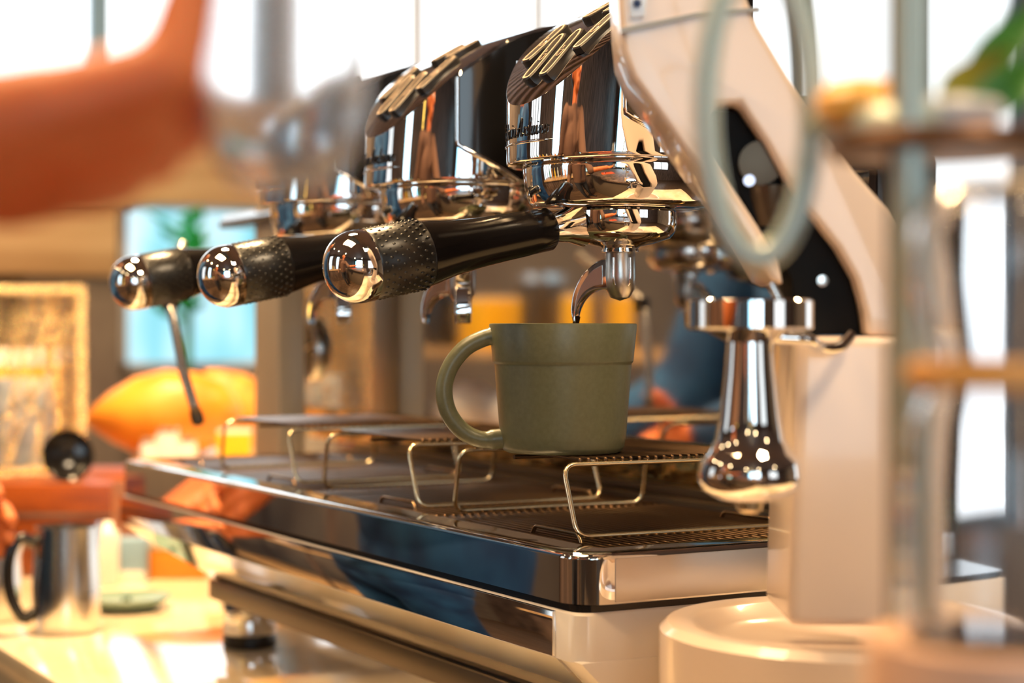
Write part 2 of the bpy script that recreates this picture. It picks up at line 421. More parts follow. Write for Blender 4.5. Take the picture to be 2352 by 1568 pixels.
# barista-side wall (y = RY0)
h5 = (-0.98, -0.36, 0.7, 2.6); h6 = (0.42, 0.54, 1.0, 2.5); h7 = (-3.6, -2.2, 0.6, 2.7)
wall_with_holes('wall_left', 'y', RY0, -0.12, RX0, RX1, [h5, h6, h7], M['wood'])
window('y', RY0, -1, h5, M['win_side'], 1, 1)
window('y', RY0, -1, h6, M['lamp_strip'], 1, 3, M['wood'], 0.015)
window('y', RY0, -1, h7, M['win_pale'], 4, 1)
# wall behind the camera (x = RX1)
h8 = (-3.3, -2.55, 0.8, 2.6); h9 = (0.6, 2.2, 0.8, 2.6)
wall_with_holes('wall_near', 'x', RX1, 0.12, RY0, RY1, [h8, h9], M['wood'])
window('x', RX1, 1, h8, M['win_side'], 1, 1)
window('x', RX1, 1, h9, M['win_pale'], 2, 1)
h10 = (-4.0, 0.6, 0.4, 2.7)  # unseen bright window, added so the carafe refracts less dark wall
wall_with_holes('wall_right', 'y', RY1, 0.12, RX0, RX1, [h10], M['plaster'])
window('y', RY1, 1, h10, M['win_pale'], 4, 1, M['white_paint'], 0.04)
# trims on the far wall: timber soffit over the small window, pillar beside it
a = onX(-500, 560, RX0 + .25); b = onX(640, 455, RX0 + .25)
struct(box('trim_1', (RX0 + 0.0, a.y, 1.52), (RX0 + 0.25, b.y, 1.80), M['tan_wood'], bev=0.004))
a = onX(60, 700, RX0 + .2); b = onX(278, 700, RX0 + .2)
struct(box('trim_2', (RX0, a.y, 0.0), (RX0 + 0.2, b.y, 1.52), M['greybrown'], bev=0.006))

a = onX(-700, 620, RX0 + .24); b = onX(272, 440, RX0 + .24)
struct(box('trim_3', (RX0 + .201, a.y, a.z), (RX0 + 0.24, b.y, 1.519), M['tan_wood'], bev=0.004))

# ================================================================== COUNTERS
ZC = 1.181 - 0.296
ct = thing('counter', 'cream stone counter with dark front carrying the espresso machine', 'counter', (0, 0, 0))
bm = bmesh.new(); add_box(bm, (-3.0, -0.12, ZC - 0.04), (0.50, 0.75, ZC)); finish(bm, 'worktop', M['counter'], ct, bev=0.004)
box('front_panel', (-2.98, -0.10, 0.0), (0.48, 0.73, ZC - 0.04), M['counter_side'], ct)
# service ledge the photographer leans over
led = thing('service_ledge', 'low wooden service ledge beside the glassware, carrying the orange menu card', 'ledge', (0, 0, 0))
box('ledge_top', (0.42, -1.35, 1.031), (1.5, -0.05, 1.061), M['wood'], led, bev=0.004)
box('ledge_base', (0.52, -1.30, 0.0), (1.45, -0.15, 1.031), M['counter_side'], led)
# back bar
bb = thing('back_bar', 'dark wooden back bar counter under the tall side window', 'counter', (0, 0, 0))
box('bar_top', (-1.9, -2.4, 0.90), (1.9, -1.75, 0.94), M['tan_wood'], bb, bev=0.004)
box('bar_body', (-1.88, -2.38, 0.0), (1.88, -1.8, 0.90), M['wood'], bb)

# ================================================================== ESPRESSO MACHINE
ZT = 1.055
em = thing('espresso_machine', 'chrome three group espresso machine with long drip tray', 'espresso machine', (0, 0, 0))
TX0, TY1 = -0.865, 0.262
# drip tray rim
O = lambda e, z: [(x, y, z) for x, y in rrect(TX0 + e, 0 - e, 0 + e, TY1 - e, 0.022)]
I = lambda e, z: [(x, y, z) for x, y in rrect(TX0 + 0.016 + e, -0.020 - e, 0.026 + e, 0.236 - e, 0.006)]
bm = bmesh.new()
add_loft(bm, [O(0.001, ZT - 0.030), O(0.0, ZT - 0.0294), O(0.0, ZT - 0.0290), O(0.0, ZT - 0.0040), O(0.0, ZT - 0.0035), O(0.0009, ZT - 0.0012), O(0.003, ZT - 0.0002), O(0.006, ZT), I(0, ZT), I(0.0005, ZT - 0.022)], cap0=True, cap1=False)
finish(bm, 'tray_rim', M['chrome'], em, ang=50)
bm = bmesh.new(); add_loft(bm, [I(-0.002, ZT - 0.024), I(-0.002, ZT - 0.0215)])
finish(bm, 'tray_basin', M['basin'], em)
box('tray_end_plate', (-0.0015, 0.024, ZT - 0.0285), (0.0006, 0.240, ZT - 0.0035), M['satin'], em, bev=0.0006)
# rail along the back of the tray
bm = bmesh.new(); add_box(bm, (TX0 + .02, 0.222, ZT - 0.012), (-0.02, 0.236, ZT + 0.002)); add_box(bm, (TX0 + .02, 0.240, ZT), (-0.01, 0.258, ZT + 0.008))
finish(bm, 'tray_rail', M['frame'], em, bev=0.0015)
# black strip standing in for the shade in the gap, then skirt
bm = bmesh.new()
sk = lambda e, z: [(x, y, z) for x, y in rrect(TX0 + e, -0.001 - e, 0.0 + e, 0.33 - e, 0.012)]
add_loft(bm, [sk(0.0028, ZT - 0.0345), sk(0.0028, ZT - 0.0300)]); finish(bm, 'gap_shade_strip', M['black'], em)
bm = bmesh.new(); add_loft(bm, [sk(0.001, ZT - 0.062), sk(0.001, ZT - 0.0355), sk(0.0025, ZT - 0.034)])
finish(bm, 'skirt', M['white_paint'], em, ang=50)
box('skirt_front_plate', (TX0 + .008, -0.0012, ZT - 0.0608), (-0.027, 0.0022, ZT - 0.0350), M['chrome'], em, bev=0.0004)
# tapered underside
bm = bmesh.new()
q = lambda x0, x1, y0, y1, z: [(x0, y0, z), (x1, y0, z), (x1, y1, z), (x0, y1, z)]
add_loft(bm, [q(TX0 + .004, -0.03, 0.001, 0.33, ZT - 0.0605), q(TX0 + .02, -0.03, 0.012, 0.33, ZT - 0.072), q(TX0 + .14, -0.05, 0.050, 0.31, ZT - 0.104)])
finish(bm, 'underside_panel', M['chrome'], em, ang=20)
ep = [(-0.001, 0.001, ZT - 0.061), (-0.001, 0.33, ZT - 0.061), (-0.001, 0.33, ZT - 0.12), (-0.001, 0.085, ZT - 0.12), (-0.001, 0.02, ZT - 0.080)]
prism('end_panel', ep, (-0.026, 0, 0), M['white_paint'], em, bev=0.003)
box('base_bar', (-0.735, 0.045, ZT - 0.122), (-0.03, 0.066, ZT - 0.104), M['frame'], em, bev=0.0015)
box('base_bar', (-0.735, 0.285, ZT - 0.122), (-0.03, 0.305, ZT - 0.104), M['frame'], em, bev=0.0015)
for fx, fy in ((-0.735, 0.085), (-0.12, 0.11), (-0.735, 0.27), (-0.12, 0.27)):
    f = lathe('foot', [(0, ZC + .012), (0.0235, ZC + .012), (0.0245, ZC + .015), (0.0245, ZC + .034), (0.0270, ZC + .036), (0.0270, ZC + .0475), (0, ZC + .0475)], M['chrome'], em, 32, Matrix.Translation((fx, fy, 0)))
    lathe('foot_pad', [(0, ZC + .0005), (0.024, ZC + .0005), (0.0255, ZC + .003), (0.0245, ZC + .012), (0, ZC + .012)], M['rubber'], f, 32, Matrix.Translation((fx, fy, 0)))
# backsplash: one polished plate with stained lower strip
box('backsplash', (-1.06, 0.262, ZT + 0.004), (-0.065, 0.268, 1.291), M['splash'], em)
b_ = bmesh.new()
add_box(b_, (-1.05, 0.256, ZT + 0.006), (-0.068, 0.2618, ZT + 0.040))
lo = finish(b_, 'lower_splash_strip', mat('stained_brass_strip', (0.42, 0.27, 0.10), 0.2, 1.0), em, bev=0.001)
tex(lo.data.materials[0], (6, 1, 14), tscale=3.0, c0=(0.03, 0.018, 0.01), c1=(0.75, 0.52, 0.20), bump=0.6, bdist=0.01)
# rear housing, top and ends
box('rear_housing', (-1.06, 0.272, ZT - 0.06), (-0.068, 0.325, 1.300), M['black'], em, bev=0.006)
bm = bmesh.new()
tp = [(-1.06, 0.172, 1.292), (-1.06, 0.172, 1.300), (-1.06, 0.180, 1.308), (-1.06, 0.335, 1.310), (-1.06, 0.335, 1.3005), (-1.06, 0.271, 1.3005), (-1.06, 0.271, 1.292)]
add_prism(bm, tp, (0.998, 0, 0)); finish(bm, 'top_cover', M['black'], em, bev=0.003)
# left end column
pc = onX(640, 900, -0.895); pr = onX(692, 900, -0.895)
cw = pr.y - pc.y
box('side_column', (-0.965, pc.y, ZT - 0.03), (-0.895, pc.y + max(cw, .03), 1.31), M['panel_grey'], em, bev=0.003)
# round gauge on the backsplash
g = onY(717, 802, 0.262)
gm = axis_mtx((g.x, 0.2615, g.z), (0, -1, 0))
gg = lathe('gauge', [(0.036, 0), (0.037, 0.004), (0.035, 0.008), (0.030, 0.009), (0.028, 0.006), (0, 0.005)], M['steel'], em, 40, gm)
lathe('gauge_face', [(0, 0.0062), (0.0275, 0.0062), (0.0275, 0.0066), (0, 0.0066)], M['black'], gg, 40, gm)
tube('gauge_needle', [gm @ Vector((0.0, 0, 0.0078)), gm @ Vector((0.020, 0.006, 0.0078))], 0.0008, M['cream_line'], gg, 6)
# steam wand on the far side
sw = [P(388, 690, 1.66), P(400, 740, 1.655), P(420, 850, 1.645), P(446, 935, 1.64), P(454, 965, 1.638)]
so = tube('steam_wand', [P(420, 560, 1.74), P(392, 640, 1.69)] + sw, [0.0045, 0.0045, 0.0055, .0045, .0044, .0042, .0042], M['steel'], em, 14)
d = (sw[-1] - sw[-2]).normalized()
lathe('wand_tip', [(0, -0.014), (0.004, -0.013), (0.0058, -0.006), (0.006, 0.0), (0.0045, 0.004), (0, 0.005)], M['frame'], so, 20, axis_mtx(sw[-1], d))
lathe('wand_collar', [(0, 0), (0.008, 0), (0.0085, 0.004), (0.0085, 0.012), (0.006, 0.016), (0, 0.016)], M['rubber'], so, 20, axis_mtx(P(391, 702, 1.662), (0, 0, -1)) @ Matrix.Translation((0, 0, -0.012)))

# ---- group heads
GX = [-0.099, -0.314, -0.529]; GY = 0.09; RB = 0.0715
ZB0 = 1.283; ZF = 1.316; SLOPE = math.radians(46); ZTOP = 1.412
ZPROF = [(-.02, 1.2925), (0.0, 1.3175), (.0325, 1.3555), (.0715, 1.3835), (.105, 1.395), (.14, 1.400), (.19, 1.402), (.25, 1.402)]
def ztop(yy):
    q = yy + RB
    for i in range(1, len(ZPROF) - 2):
        x0, x1 = ZPROF[i][0], ZPROF[i + 1][0]
        if q <= x1 or i == len(ZPROF) - 3:
            t = (q - x0) / (x1 - x0); h = x1 - x0
            m0 = (ZPROF[i + 1][1] - ZPROF[i - 1][1]) / (ZPROF[i + 1][0] - ZPROF[i - 1][0]) * h
            m1 = (ZPROF[i + 2][1] - ZPROF[i][1]) / (ZPROF[i + 2][0] - ZPROF[i][0]) * h
            return (2*t**3-3*t*t+1)*ZPROF[i][1] + (t**3-2*t*t+t)*m0 + (-2*t**3+3*t*t)*ZPROF[i+1][1] + (t**3-t*t)*m1
def bell_outline(rad, back, n=56):
    pts = []
    for i in range(n + 1):
        t = math.radians(90 - 180 * i / n)     # +X side -> front (-Y) -> -X side
        pts.append((rad * math.sin(t), -rad * math.cos(t)))
    k = 5
    pts = [(rad, back * (1 - j / k)) for j in range(k)] + pts + [(-rad, back * (j + 1) / k) for j in range(k)]
    return pts
# cursive strokes: each letter is a set of strokes on a 0..1 wide, 0..1 (x height 0.5) grid
STK = {
 'V': (0.9, [[(.0, .9), (.12, 1.0), (.2, .85), (.3, .05), (.38, .05), (.65, .8), (.85, 1.0)]]),
 'i': (0.35, [[(.0, .15), (.12, .5), (.12, .1), (.2, .0), (.35, .15)], [(.2, .70), (.22, .74)]]),
 'c': (0.4, [[(.35, .42), (.22, .5), (.06, .3), (.1, .05), (.25, .0), (.4, .15)]]),
 't': (0.35, [[(.0, .15), (.15, .9), (.12, .1), (.2, .0), (.35, .15)], [(.0, .6), (.32, .62)]]),
 'o': (0.45, [[(.3, .45), (.1, .48), (.03, .2), (.15, .0), (.32, .1), (.34, .38), (.22, .5), (.45, .42)]]),
 'r': (0.4, [[(.0, .15), (.12, .52), (.15, .42), (.3, .45), (.26, .1), (.32, .0), (.4, .12)]]),
 'a': (0.5, [[(.36, .42), (.18, .5), (.03, .25), (.12, .0), (.28, .1), (.38, .48), (.36, .1), (.42, .0), (.5, .15)]]),
 'A': (0.95, [[(-.1, .1), (.05, -.02), (.25, .35), (.6, 1.05), (.62, .5), (.62, .05), (.75, .0), (.9, .15)], [(.05, .42), (.4, .48), (.8, .45)]]),
 'd': (0.5, [[(.36, .42), (.18, .5), (.03, .25), (.12, .0), (.28, .1), (.46, 1.0), (.36, .1), (.42, .0), (.5, .15)]]),
 'u': (0.5, [[(.0, .3), (.1, .5), (.08, .1), (.2, .0), (.36, .5), (.36, .1), (.42, .0), (.5, .15)]]),
 'n': (0.5, [[(.0, .3), (.08, .5), (.07, .0), (.1, .3), (.26, .5), (.33, .35), (.33, .08), (.4, .0), (.5, .15)]]),
 ' ': (0.25, []),
}
def make_group():
    gp = bpy.data.objects.new('group_head', None); C.objects.link(gp); gp.parent = em; gp.location = (GX[0], GY, 0)
    out = bell_outline(RB, 0.05)
    bm = bmesh.new()
    k = len(out)
    zs = [0, .0006, .0016]
    lower = [[bm.verts.new((x * s, y * s if y < 0 else y, ZB0 + dz)) for x, y in out] for s, dz in ((.985, 0), (.996, .0008), (1, .003))]
    top = [bm.verts.new((x, y, ztop(y))) for x, y in out]
    for a, b in zip(lower + [top], lower[1:] + [top]):
        if a is b: continue
        for i in range(k - 1): bm.faces.new((a[i], a[i + 1], b[i + 1], b[i]))
    # sloping face + flat top: strips between mirrored outline points
    for i in range(k // 2):
        j = k - 1 - i
        if j - (i + 1) < 1: break
        if i + 1 == j - 1: bm.faces.new((top[i], top[i + 1], top[j]))
        else: bm.faces.new((top[i], top[i + 1], top[j - 1], top[j]))
    for i in range(k // 2):
        j = k - 1 - i
        if j - (i + 1) < 1: break
        l = lower[0]
        if i + 1 == j - 1: bm.faces.new((l[i], l[i + 1], l[j]))
        else: bm.faces.new((l[i], l[i + 1], l[j - 1], l[j]))
    bm.faces.new([lower[0][0]] + [lower[1][0], lower[2][0], top[0], top[-1], lower[2][-1], lower[1][-1], lower[0][-1]])
    bell = finish(bm, 'bell_housing', M['bell'], gp, ang=30, bev=0.0008, seg=2)
    # raised lip round the sloping face
    # collar under the bell
    lathe('collar', [(0, ZB0 + .004), (0.058, ZB0 + .004), (0.0612, ZB0 - .0005), (0.0612, ZB0 - .004), (0.0600, ZB0 - .014), (0.0572, ZB0 - .0235), (0.0545, ZB0 - .0262), (0.049, ZB0 - .0272), (0, ZB0 - .0272)], M['chrome'], gp, 72)
    # black cheeks with curved chrome edges on both sides
    for sgn in (1, -1):
        RC = RB + 0.0025
        bm = bmesh.new(); rows = []; nz = 18; ns = 16; edge = []
        for iz in range(nz + 1):
            v = iz / nz
            t0 = 60 + 34 * (max(0.0, 1 - v / 0.34)) ** 1.3
            row = []
            for js in range(ns + 1):
                u = js / ns; t = math.radians(t0 + (94 - t0) * min(u * 2, 1))
                if u <= .5: x = RC * math.sin(t); y = -RC * math.cos(t)
                else: x = RC; y = -RC * math.cos(math.radians(94)) + (u - .5) * 2 * 0.043
                z0_ = ZB0 + 0.002; row.append((sgn * x, y, z0_ + v * (ztop(y) - 0.0025 - z0_)))
            rows.append(row); edge.append(Vector(row[0]))
        out_ = [[bm.verts.new(p) for p in r_] for r_ in rows]
        inn_ = [[bm.verts.new((p[0] * .93, p[1] * .93 if p[1] < 0 else p[1], p[2])) for p in r_] for r_ in rows]
        for G_ in (out_, inn_):
            for a, b in zip(G_, G_[1:]):
                for j in range(ns): bm.faces.new((a[j], a[j + 1], b[j + 1], b[j]))
        for a, b in ((out_[0], inn_[0]), (out_[-1], inn_[-1]), ([r_[0] for r_ in out_], [r_[0] for r_ in inn_]), ([r_[-1] for r_ in out_], [r_[-1] for r_ in inn_])):
            for j in range(len(a) - 1): bm.faces.new((a[j], a[j + 1], b[j + 1], b[j]))
        ck = finish(bm, 'side_cheek', M['black'], gp, ang=50)
        tube('cheek_edge', edge, 0.0016, M['chrome'], ck, 8)
    box('group_neck', (-.045, .030, 1.2845), (.045, .176, 1.330), M['black'], gp, bev=.004)
    # embossed cursive lettering
    bm = bmesh.new()
    word = 'Victoria Arduino'; tot = sum(STK[c][0] + 0.05 for c in word)
    hgt = 0.0112; sc = math.radians(52) / tot; cur = 0
    for c in word:
        wd, strokes = STK[c]
        for s in strokes:
            pp = catmull([(a, b, 0) for a, b in s], 4)
            pts = []
            for p in pp:
                th = math.radians(-31) + (cur + p.x + p.y * 0.18) * sc
                z = 1.2985 + p.y * hgt * 0.9 + (cur / tot) * 0.0
                pts.append(((RB + .0002) * math.sin(th), -(RB + .0002) * math.cos(th), z))
            add_tube(bm, pts, 0.00055, 5)
        cur += wd + 0.05
    finish(bm, 'maker_lettering', M['black'], bell, ang=60)
    tube('ridge_line', [((RB) * math.sin(math.radians(t)), -(RB) * math.cos(math.radians(t)), 1.2945) for t in range(-60, 27, 3)], [0.0009] * 27 + [0.0006, 0.0001], M['chrome'], bell, 6)
    # buttons on the sloping face
    def frame_at(am):          # a straight frame tangent to the curved face at arc distance am
        yy = -RB; acc = 0; z_ = ztop(yy)
        while acc < am:
            y2 = yy + .0005; z2 = ztop(y2); acc += math.hypot(.0005, z2 - z_); yy, z_ = y2, z2
        sl = math.atan2(ztop(yy + .002) - ztop(yy - .002), .004)
        return Vector((0, yy, z_)), Vector((0, math.cos(sl), math.sin(sl))), Vector((0, -math.sin(sl), math.cos(sl)))
    for a0, b0, L, Wd in ((0.036, -0.031, 0.040, 0.0125), (0.018, -0.0105, 0.042, 0.0125), (0.018, 0.0105, 0.042, 0.0125), (0.036, 0.031, 0.040, 0.0125), (0.078, -0.012, 0.030, 0.012), (0.078, 0.012, 0.030, 0.012)):
        fo, fy_, fn_ = frame_at(a0 + L / 2); am_ = a0 + L / 2
        def on(a, b, hh): return fo + Vector((b, 0, 0)) + fy_ * (a - am_) + fn_ * hh
        def ring(e, hh):
            hw = Wd / 2 - e; hl0 = a0 + e; hl1 = a0 + L - e; c = 0.0055
            sh = [(hl0, -hw * .45), (hl0 + c * .2, -hw * .8), (hl0 + c, -hw), (hl1 - c, -hw), (hl1 - c * .2, -hw * .6), (hl1, 0), (hl1 - c * .2, hw * .6), (hl1 - c, hw), (hl0 + c, hw), (hl0 + c * .2, hw * .8), (hl0, hw * .45)]
            return [on(p, b0 + qq, hh) for p, qq in sh]
        bm = bmesh.new(); add_loft(bm, [ring(0, -0.001), ring(0, 0.003), ring(0.0006, 0.0036)]); bt = finish(bm, 'button', M['button'], gp, ang=30)
        bm = bmesh.new(); r0 = ring(0.0010, 0.0036); r1 = ring(0.0010, 0.0040); r2 = ring(0.0022, 0.0040); r3 = ring(0.0022, 0.0034)
        add_loft(bm, [r0, r1, r2, r3], cap0=False, cap1=False); finish(bm, 'button_outline', M['cream_line'], bt, ang=30)
        ic = a0 + L * .5
        bm = bmesh.new()
        cup = [on(ic - .003, b0 - .0022, .0040), on(ic - .004, b0 - .001, .0040), on(ic - .004, b0 + .001, .0040), on(ic - .003, b0 + .0022, .0040), on(ic + .001, b0 + .0026, .0040), on(ic + .001, b0 - .0026, .0040)]
        add_tube(bm, cup, 0.0003, 5, closed=True); add_tube(bm, [on(ic + .003, b0 - .001, .004), on(ic + .005, b0 - .0004, .004)], 0.0003, 5)
        finish(bm, 'button_icon', M['cream_line'], bt, ang=60)
    return gp
g1 = make_group()
for gx in GX[1:]:
    c = dup(g1, em); c.location.x = gx

# ---- portafilters
SPA = math.atan2(-R.y, -R.x) - 0.30      # the spout arm leans out towards the barista
def make_portafilter(both=False):
    t = thing('portafilter', '', 'portafilter', (GX[0], GY, 0))
    z0 = ZB0 - .0272
    lathe('basket_body', [(0, z0 - .0005), (0.0345, z0 - .0005), (0.0358, z0 - .002), (0.0358, z0 - .009), (0.0345, z0 - .0145), (0.0315, z0 - .0180), (0.0215, z0 - .0212), (0.0125, z0 - .0232), (0.0112, z0 - .0242), (0.0118, z0 - .0256), (0.0118, z0 - .0266), (0, z0 - .0266)], M['chrome'], t, 64)
    zs = z0 - .0262
    # spout block + two curved arms
    sp = lathe('spout_block', [(0, zs + .001), (0.0092, zs + .001), (0.0096, zs), (0.0098, zs - .016), (0.0090, zs - .024), (0.0060, zs - .029), (0, zs - .031)], M['cast'], t, 40)
    arms = []
    for an in (SPA, math.radians(-25)):
        outer = [(0.004, -.004), (0.011, -.0050), (0.018, -.0095), (0.0245, -.0165), (0.0290, -.0260), (0.0305, -.0360), (0.0295, -.0440)]
        inner = [(0.0278, -.0450), (0.0275, -.0400), (0.0250, -.0330), (0.0200, -.0270), (0.0130, -.0240), (0.0060, -.0240), (0.003, -.024)]
        u_ = Vector((math.cos(an), math.sin(an), 0)); n_ = Vector((-math.sin(an), math.cos(an), 0))
        po = catmull([Vector((p[0], 0, p[1])) for p in outer], 3) + catmull([Vector((p[0], 0, p[1])) for p in inner], 3)
        th = 0.0056
        arm = prism('spout_arm', [u_ * p.x - n_ * th + U * (zs + p.z) for p in po], n_ * 2 * th, M['chrome'], sp, bev=0.0014, seg=3)
        oi = [(0.010, -.0085), (0.0165, -.0120), (0.0220, -.0185), (0.0262, -.0270), (0.0280, -.0355), (0.0278, -.0385)]
        ii = [(0.0268, -.0370), (0.0255, -.0315), (0.0215, -.0255), (0.0155, -.0220), (0.010, -.0210)]
        pi_ = catmull([Vector((p[0], 0, p[1])) for p in oi], 3) + catmull([Vector((p[0], 0, p[1])) for p in ii], 3)
        ins = prism('spout_inset', [u_ * p.x - n_ * (th + .0005) + U * (zs + p.z) for p in pi_], n_ * (2 * th + .001), M['cast'], sp, bev=0.0003, seg=1)
        arms.append((arm, ins))
    if not both:
        for o_ in arms[1]: bpy.data.objects.remove(o_)
    # raised U on the block, facing the lens side
    fd = Vector((math.cos(SPA + PI * .62), math.sin(SPA + PI * .62), 0)); sd_ = Vector((-fd.y, fd.x, 0))
    up_ = [(-.0052, -.004), (-.0052, -.017), (-.0038, -.0215), (0, -.0238), (.0038, -.0215), (.0052, -.017), (.0052, -.004)]
    def wrap(a, z_):
        rr = .0097 if z_ > -.018 else .0094 - (-.018 - z_) * .28
        return fd * math.sqrt(max(rr * rr - a * a, 0)) + sd_ * a + U * (zs + z_)
    tube('block_rib', catmull([wrap(a, b) for a, b in up_], 4), 0.0009, M['chrome'], sp, 8)
    # neck, grip, knob along -Y, dropping away
    A = Vector((0, -0.030, z0 - 0.009)); K = Vector((0, -0.178, 1.2175))
    d = (K - A).normalized(); L = (K - A).length
    mt = axis_mtx(A, d)
    neck = bmesh.new()
    add_lathe(neck, [(0, 0), (0.0150, 0.0), (0.0105, .010), (0.0082, .022), (0.0088, .030), (0, .030)], 32, mt); finish(neck, 'neck', M['chrome'], t, ang=40)
    g0 = 0.022
    lathe('grip', [(0, g0), (0.0122, g0), (0.0134, g0 + .0015), (0.0137, g0 + .018), (0.0139, g0 + .0181), (0.0142, g0 + .030), (0.0150, g0 + .050), (0.0168, g0 + .070), (0.0190, g0 + .082), (0.0200, g0 + .089), (0, g0 + .089)], M['handle'], t, 56, mt)
    s0 = g0 + .089; s1 = L - 0.004
    sl_ = lathe('grip_sleeve', [(0, s0), (0.0198, s0), (0.0206, s0 + .001), (0.0214, (s0 + s1) / 2), (0.0212, s1 - .001), (0.0208, s1), (0, s1)], M['rubber'], t, 56, mt)
    bm = bmesh.new()
    for j in range(9):
        for i in range(26):
            a = 2 * PI * (i + 0.5 * (j % 2)) / 26; zz = s0 + .003 + (s1 - s0 - .006) * j / 8
            r_ = 0.0211
            dm = mt @ Matrix.Translation((r_ * math.cos(a), r_ * math.sin(a), zz)) @ Matrix.Rotation(a, 4, 'Z') @ Matrix.Diagonal((0.0007, 0.0009, 0.0014, 1))
            bmesh.ops.create_icosphere(bm, subdivisions=1, radius=1.0, matrix=dm)
    st = finish(bm, 'grip_dimples', M['rubber'], sl_, ang=60); st['kind'] = 'stuff'
    prof = [(0, s1), (0.0208, s1), (0.0214, s1 + .0006), (0.0214, s1 + .007)]
    for i in range(1, 11):
        a = PI / 2 * i / 10; prof.append((0.0214 * math.cos(a), s1 + .007 + 0.0195 * math.sin(a)))
    prof[-1] = (0, prof[-1][1])
    lathe('end_cap', prof, M['chrome'], t, 64, mt, ang=60)
    return t
pf = make_portafilter()
pf['label'] = 'black handled portafilter in the nearest group, pouring coffee into the mug'; pf['group'] = 'portafilters locked into the groups'
p2 = make_portafilter(True); p2['group'] = pf['group']; p2.location.x = GX[1]; p2['label'] = 'middle black handled portafilter, between the pouring one and the farthest'
p3 = dup(p2); p3.location.x = GX[2]; p3['label'] = 'farthest black handled portafilter, in front of the blue window above the steam wand'
p2.rotation_euler.z = math.radians(-1.0); p3.rotation_euler.z = math.radians(1.5)

# ---- drip grids
GR = [(-0.022, -0.245), (-0.249, -0.470), (-0.474, -0.695), (-0.699, -0.846)]
NG = 31
glabels = ['dark stained wire drip grid nearest the tray corner, under the mug rack end', 'dark wire drip grid under the gap between the first and second cup racks', 'dark wire drip grid under the third cup rack', 'short bright wire drip grid at the far end of the tray']
wire_me = {}
for gi, (xa, xb) in enumerate(GR):
    t = thing('drip_grid', glabels[gi], 'drip grid', (xa, 0.031, ZT - 0.004), 'drip grids laid in the tray')
    L = xa - xb
    key = round(L, 3)
    if key not in wire_me:
        bm = bmesh.new()
        add_tube(bm, fillet([(0, 0, -.006), (0, 0, .0012), (-L, 0, .0012), (-L, 0, -.006)], 0.003, 3), 0.00105, 6)
        o = finish(bm, 'wire', M['grid'], None, ang=60); wire_me[key] = o.data; bpy.data.objects.remove(o)
    for i in range(NG):
        o = bpy.data.objects.new('wire', wire_me[key]); C.objects.link(o); o.parent = t; o.location = (0, 0.193 * i / (NG - 1), 0)
    for xx in (-0.004, -L / 2, -L + 0.004):
        tube('cross_bar', [(xx, -0.002, -0.0022), (xx, 0.195, -0.0022)], 0.0016, M['wire' if xx > -0.01 or xx < -L + .01 else 'grid'], t, 8)
    for yy, x0 in ((0.012, -0.045), (0.168, -0.060)):
        tube('lift_hoop', fillet([(x0, yy, -0.002), (x0 - .004, yy, 0.0062), (x0 - 0.058, yy, 0.0062), (x0 - 0.062, yy, -0.002)], 0.004, 4), 0.0014, M['hoop'], t, 8)

# ---- raised cup racks
def make_rack(nw=22):
    t = thing('cup_rack', '', 'cup rack', (-0.055, 0.030, ZT))
    D = 0.150; H = 0.0445; LT = 0.147; SP = 0.014
    def end(x_top, x_bot):
        return fillet([(x_top, 0.0, H), (x_top, D - .004, H), (x_bot, D, 0.0026), (x_bot, 0.002, 0.0026)], 0.009, 6, closed=True)
    tube('end_frame', end(-SP, 0.0), 0.00155, M['wire'], t, 10, closed=True)
    tube('end_frame', end(-SP - LT, -2 * SP - LT), 0.00155, M['wire'], t, 10, closed=True)
    bm = bmesh.new()
    add_tube(bm, fillet([(-SP - .0005, 0, H + .0005), (-SP, 0, H + .0032), (-SP - LT, 0, H + .0032), (-SP - LT + .0005, 0, H + .0005)], 0.002, 3), 0.0011, 6)
    o = finish(bm, 'wire', M['grid'], t, ang=60)
    o.location = (0, 0.012, 0)
    for i in range(1, nw):
        c = o.copy(); C.objects.link(c); c.parent = t; c.location = (0, 0.012 + (D - .026) * i / (nw - 1), 0)
    tube('middle_bar', [(-SP - LT / 2, 0.004, H), (-SP - LT / 2, D - .008, H)], 0.0014, M['grid'], t, 8)
    return t
rk = make_rack(); rk['label'] = 'golden wire cup rack with a green mug standing on it'; rk['group'] = 'raised wire cup racks on the drip tray'
rk.rotation_euler.z = math.radians(-2.5)
r2 = dup(rk); r2.location.x -= 0.213; r2['label'] = 'empty wire cup rack in the middle of the tray, behind the mug rack'; r2.rotation_euler.z = math.radians(-1.0)
r3 = dup(rk); r3.location.x -= 0.435; r3['label'] = 'farthest empty wire cup rack, before the grey machine column'; r3.rotation_euler.z = 0

# ================================================================== MUG + COFFEE
MUG = Vector((-0.160, 0.086, ZT + 0.0445 + 0.0044))
MUG = P(1293, 1040, 1.148); MUG.z = ZT + 0.0489
mg = thing('mug', 'olive green stoneware mug standing on the wire rack under the spout', 'mug', MUG)
mg.scale = (0.965, 0.965, 0.955)
H = 0.0843
prof = [(0, 0.0), (0.036, 0.0), (0.0385, 0.0012), (0.0400, 0.004), (0.0412, 0.012), (0.0446, 0.0570), (0.0447, 0.0582), (0.0456, 0.0590), (0.0458, 0.0600), (0.0481, H - .0012), (0.0478, H - .0002), (0.0468, H), (0.0456, H - .0006), (0.0450, H - .003), (0.0375, 0.008), (0.034, 0.005), (0, 0.0045)]
lathe('mug_body', prof, M['mug'], mg, 96, ang=50)
